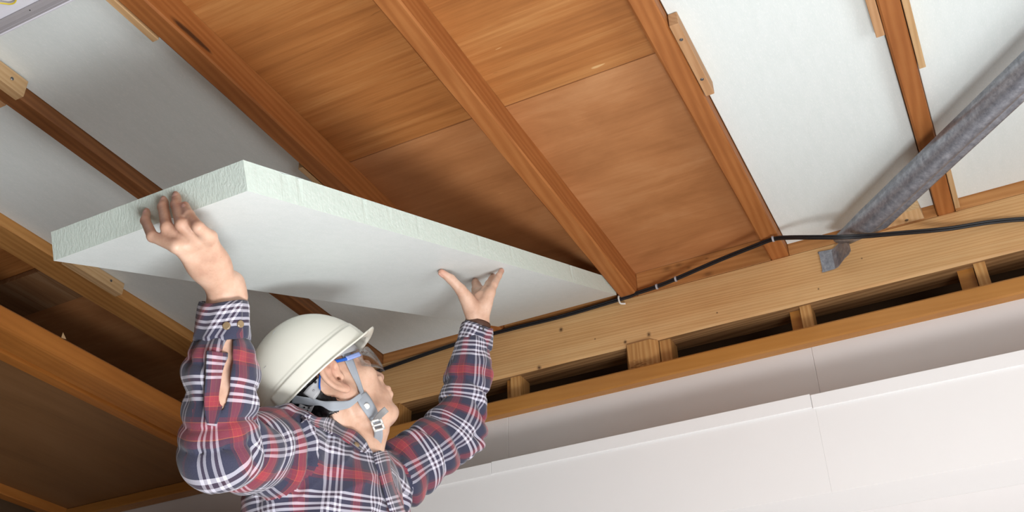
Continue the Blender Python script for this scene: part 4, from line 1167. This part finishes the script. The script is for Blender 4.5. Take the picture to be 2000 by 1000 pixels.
es = so.modifiers.new('edges', 'EDGE_SPLIT'); es.split_angle = math.radians(48)
# small scratches
for (u, v, du, dv) in ((535, 652, 5, -7), (516, 717, 4, -4), (531, 645, 3, -4)):
    p = None
    W = [tuple(hel(*q)) for q in O[0]]
hbv = BVHTree.FromPolygons([tuple(hel(*p)) for p in V], F)
for (u, v, du, dv) in ((533, 652, 5, -6), (516, 719, 4, -4)):
    a, b = hit(u, v, .0003, hbv), hit(u+du, v+dv, .0003, hbv)
    if a is not None and b is not None: MB().tube([a, b], .0005, 5).build('scratch', M['liner'], he)
# harness: head band with drilled rear arm, nape plate, dark pad
def ell_band(name, z0, z1, a, b, f0, f1, m, th=.002, n=60, zf=None):
    V = []; F = []
    for s_ in (0, 1):
        for i in range(n+1):
            ph = f0+(f1-f0)*i/n
            for z in (z0, z1):
                zz = z+(zf(ph) if zf else 0); V.append(hd(-.008+(a-th*s_)*math.cos(ph), (b-th*s_)*math.sin(ph), zz))
    q = lambda s_, i, j: s_*(n+1)*2+i*2+j
    for i in range(n):
        F += [(q(0, i, 0), q(0, i+1, 0), q(0, i+1, 1), q(0, i, 1)), (q(1, i, 0), q(1, i, 1), q(1, i+1, 1), q(1, i+1, 0)),
              (q(0, i, 0), q(1, i, 0), q(1, i+1, 0), q(0, i+1, 0)), (q(0, i, 1), q(0, i+1, 1), q(1, i+1, 1), q(1, i, 1))]
    for i in (0, n): F.append((q(0, i, 0), q(0, i, 1), q(1, i, 1), q(1, i, 0)))
    o = mesh_obj(name, V, F, m, he, None, True); fix_normals(o); return o
ell_band('head_band', .034, .066, .1035, .0845, 0, 2*math.pi, M['liner'])
ell_band('nape_pad', -.040, -.010, .100, .074, math.pi*.80, math.pi*1.2, M['black'], .003)
HB2 = (hb_, BVH)
def plate(name, top, bot, m, off=.004, parent=None, th=.002):
    L = []; R = []
    for (a, b) in zip(top, bot):
        for (u, v), o_ in ((a, L), (b, R)):
            best = None
            for bv in HB2:
                p = hit(u, v, off, bv)
                if p is not None and (best is None or p@_fw < best@_fw): best = p
            if best is None: best = at(u, v, 1.93)
            o_.append(best)
    return strip(name, parent or he, L, R, m, th=th, nx=6, smooth=True)
pl = plate('rear_arm', [(617, 739), (610, 747), (602, 755), (594, 763)], [(621, 742), (624, 754), (624, 767), (618, 781)], M['liner'], .009)
def on_obj(o, u, v, off=.0):
    W = [tuple(np.array(vv.co)+np.array(origin_of(o))) for vv in o.data.vertices]; b = BVHTree.FromPolygons(W, [tuple(p.vertices) for p in o.data.polygons])
    p = hit(u, v, off, b); return p
def dot(o, u, v, r, m, name, h=.001):
    p = on_obj(o, u, v, .0012)
    if p is not None: MB().disc(p, -_fw, r, h, 12).build(name, m, o)
dot(pl, 615.5, 746, .0026, M['black'], 'hole'); dot(pl, 613, 763, .0020, M['liner'], 'rivet', .003)
pl2 = plate('nape_strap', [(587, 787), (603, 789), (616, 792)], [(572, 812), (592, 816), (606, 818)], M['liner'], .010)
for j in range(5):
    for (u0, v0) in ((597, 790), (606, 791)): dot(pl2, u0-j*2.3, v0+j*5.0, .0012 if j > 1 else .0017, M['black'], 'hole')
# webbing
def web(name, C, off=.004, m=None, bv=None, sub=6, parent=None, bulge=.0):
    L, R = pix_strip(C, off, bv or HB2); return strip(name, parent or he, L, R, m or M['web'], th=.0014, nx=6, bulge=bulge, sub=sub)
def dmin(*uv):
    return [min(float(p@_fw) for p in (hit(u, v, 0, b) for b in HB2) if p is not None) for u, v in uv]
d1 = dmin((696, 742), (706, 772), (718, 797))
web('front_strap', [(663, 676, 14), (671, 688, 15), (681, 708, 15), (691, 730, 14), (699, 750, 11), (706, 772, 8)], .004)
web('rear_strap', [(574, 776, 15), (592, 780, 15), (612, 783, 13), (632, 790, 8), (650, 794, 12), (670, 793, 14), (688, 786, 13), (702, 776, 10)], .009)
dc = d1[2]-.006
ms = web('chin_strap', [(703, 772, 20), (712, 787, 20), (722, 803, 19), (732, 821, 18), (738, 836, 17, dc+.006), (739, 852, 17, dc+.018), (735, 868, 17, dc+.034), (730, 884, 16, dc+.055)], .006)
dot(ms, 715.5, 794, .0058, M['wclip'], 'snap', .003)
M['tail'] = plain('dull_grey_tab', srgb(150, 149, 148), .45, .4, .0, .05)
web('strap_tail', [(731, 823, 9, dc-.004), (738, 815, 12, dc-.012), (747, 806, 13, dc-.018), (755, 799, 13, dc-.018)], .004, M['tail'])
bk = thing('buckle', tuple(at(738, 829, dc-.004))); bk.parent = he; bk.location = Vector(at(738, 829, dc-.004))-origin_of(he)
c0 = at(738, 829, dc-.004); ax_ = unit(at(742, 842, dc+.004)-at(733, 817, dc-.006)); sx_ = unit(np.cross(ax_, -_fw))
fr = MB()
for (a, b, c_, d_) in ((-.0105, .0105, -.012, -.0085), (-.0105, .0105, .0085, .012), (-.0105, -.0075, -.012, .012), (.0075, .0105, -.012, .012), (-.0105, .0105, -.002, .001)):
    P0 = [c0+sx_*x+ax_*y for x, y in ((a, c_), (b, c_), (b, d_), (a, d_))]; n_ = unit(np.cross(sx_, ax_)); n_ = n_ if n_@_fw < 0 else -n_
    fr.hexa([p-n_*.001 for p in P0], [p+n_*.0028 for p in P0])
bpy.data.objects.remove(bk)
o = fr.build('buckle', M['wclip'], he); fix_normals(o)
web('strap_end', [(738, 868, 17, dc+.030), (731, 879, 18, dc+.045)], .004, M['wclip'])

# ------------------------------------------------------------------ safety glasses
gl = thing('safety_glasses', tuple(hd(.07, 0, .012)), 'clear safety glasses with blue side arms under the hard hat', 'glasses')
def glass():
    t = NT('clear_lens'); fr = t.n('ShaderNodeLayerWeight'); fr.inputs['Blend'].default_value = .22
    tr_ = t.n('ShaderNodeBsdfTransparent'); tr_.inputs[0].default_value = (.93, .94, .95, 1); gs = t.n('ShaderNodeBsdfGlossy'); gs.inputs['Roughness'].default_value = .06
    mx = t.n('ShaderNodeMixShader'); t.l(t.math('ADD', t.math('MULTIPLY', fr.outputs['Facing'], .55), .05), mx.inputs[0]); t.l(tr_.outputs[0], mx.inputs[1]); t.l(gs.outputs[0], mx.inputs[2])
    t.l(mx.outputs[0], t.t.nodes['Material Output'].inputs['Surface']); return t.m
M['lens'] = glass(); M['blue'] = plain('blue_arm', srgb(30, 96, 196), .3, .5, 0, .01); M['pale_blue'] = plain('pale_blue_arm', srgb(150, 172, 232), .3, .5, 0, .01)
V = []; F = []; na, nb_ = 25, 9
for s_ in (0, 1):
    for i in range(na):
        y = -.069+.138*i/(na-1)
        for k in range(nb_):
            b = k/(nb_-1); yy = abs(y)/.069
            zt = .038-.006*yy**3; zb_ = -.024+.022*yy**2.5+.010*max(0, 1-yy*4)
            x = .124-.066*yy**2.3-.004*(b-.5)**2*4
            V.append(hd(x-.0018*s_, y-.0006*s_*np.sign(y), zb_+(zt-zb_)*b))
q = lambda s_, i, k: s_*na*nb_+i*nb_+k
for i in range(na-1):
    for k in range(nb_-1): F += [(q(0, i, k), q(0, i+1, k), q(0, i+1, k+1), q(0, i, k+1)), (q(1, i, k), q(1, i, k+1), q(1, i+1, k+1), q(1, i+1, k))]
    for k in (0, nb_-1): F.append((q(0, i, k), q(0, i+1, k), q(1, i+1, k), q(1, i, k)))
for k in range(nb_-1):
    for i in (0, na-1): F.append((q(0, i, k), q(0, i, k+1), q(1, i, k+1), q(1, i, k)))
o = mesh_obj('lens', V, F, M['lens'], gl, None, True); fix_normals(o)
for s in (-1, 1):
    P = [(.052, s*.0715, .022), (.03, s*.079, .023), (.008, s*.0825, .027), (-.012, s*.0830, .033), (-.034, s*.0840, .024), (-.050, s*.0815, .004), (-.056, s*.078, -.006)]
    C_ = catmull([hd(*p) for p in P], 6); z_ = HR[:, 2]
    L = [p+z_*.0030*(1-.2*i/len(C_)) for i, p in enumerate(C_)]; R = [p-z_*.0030*(1-.2*i/len(C_)) for i, p in enumerate(C_)]
    strip('side_arm', gl, L, R, M['blue'], th=.0035, nx=4, sub=1)
    P = [(.068, s*.065, .0225), (.052, s*.0725, .0222), (.030, s*.0798, .0230)]
    C_ = catmull([hd(*p) for p in P], 6)
    strip('arm_tip', gl, [p+z_*.0048 for p in C_], [p-z_*.0040 for p in C_], M['pale_blue'], th=.0045, nx=4, sub=1)
    P = [(.092, s*.051, .026), (.080, s*.060, .024), (.066, s*.0655, .0225)]
    C_ = catmull([hd(*p) for p in P], 6)
    strip('hinge', gl, [p+z_*.0060 for p in C_], [p-z_*.0050 for p in C_], M['lens'], th=.003, nx=4, sub=1)

# ------------------------------------------------------------------ wrist watch, pushed up against the left cuff
wt = thing('wrist_watch', tuple(W_L), 'brown leather watch strap showing above the cuff of the far wrist', 'watch')
M['leather'] = plain('brown_leather', srgb(84, 56, 44), .5, .4, 0, .08)
ax = unit(W_L-E_L); u_ = unit(np.cross(ax, UP)); w_ = np.cross(ax, u_); rings = []
for i in range(5):
    t = (i/4-.5); rings.append([W_L-ax*(.005)+ax*t*.014+(.0305-.0008*abs(t)*2)*(u_*math.cos(a)*1.02+w_*math.sin(a)*.98) for a in np.linspace(0, 2*math.pi, 49)[:-1]])
band('strap', wt, rings, M['leather'], True, .002)
for (u, v) in ((921, 639), (936, 641), (944, 643)):
    dd = dmin((932, 640))[0]-.006; p = at(u, v, dd)
    MB().tube([p-ax*.006, p+ax*.006], .0016, 6).build('buckle_bar', M['steel'], wt)
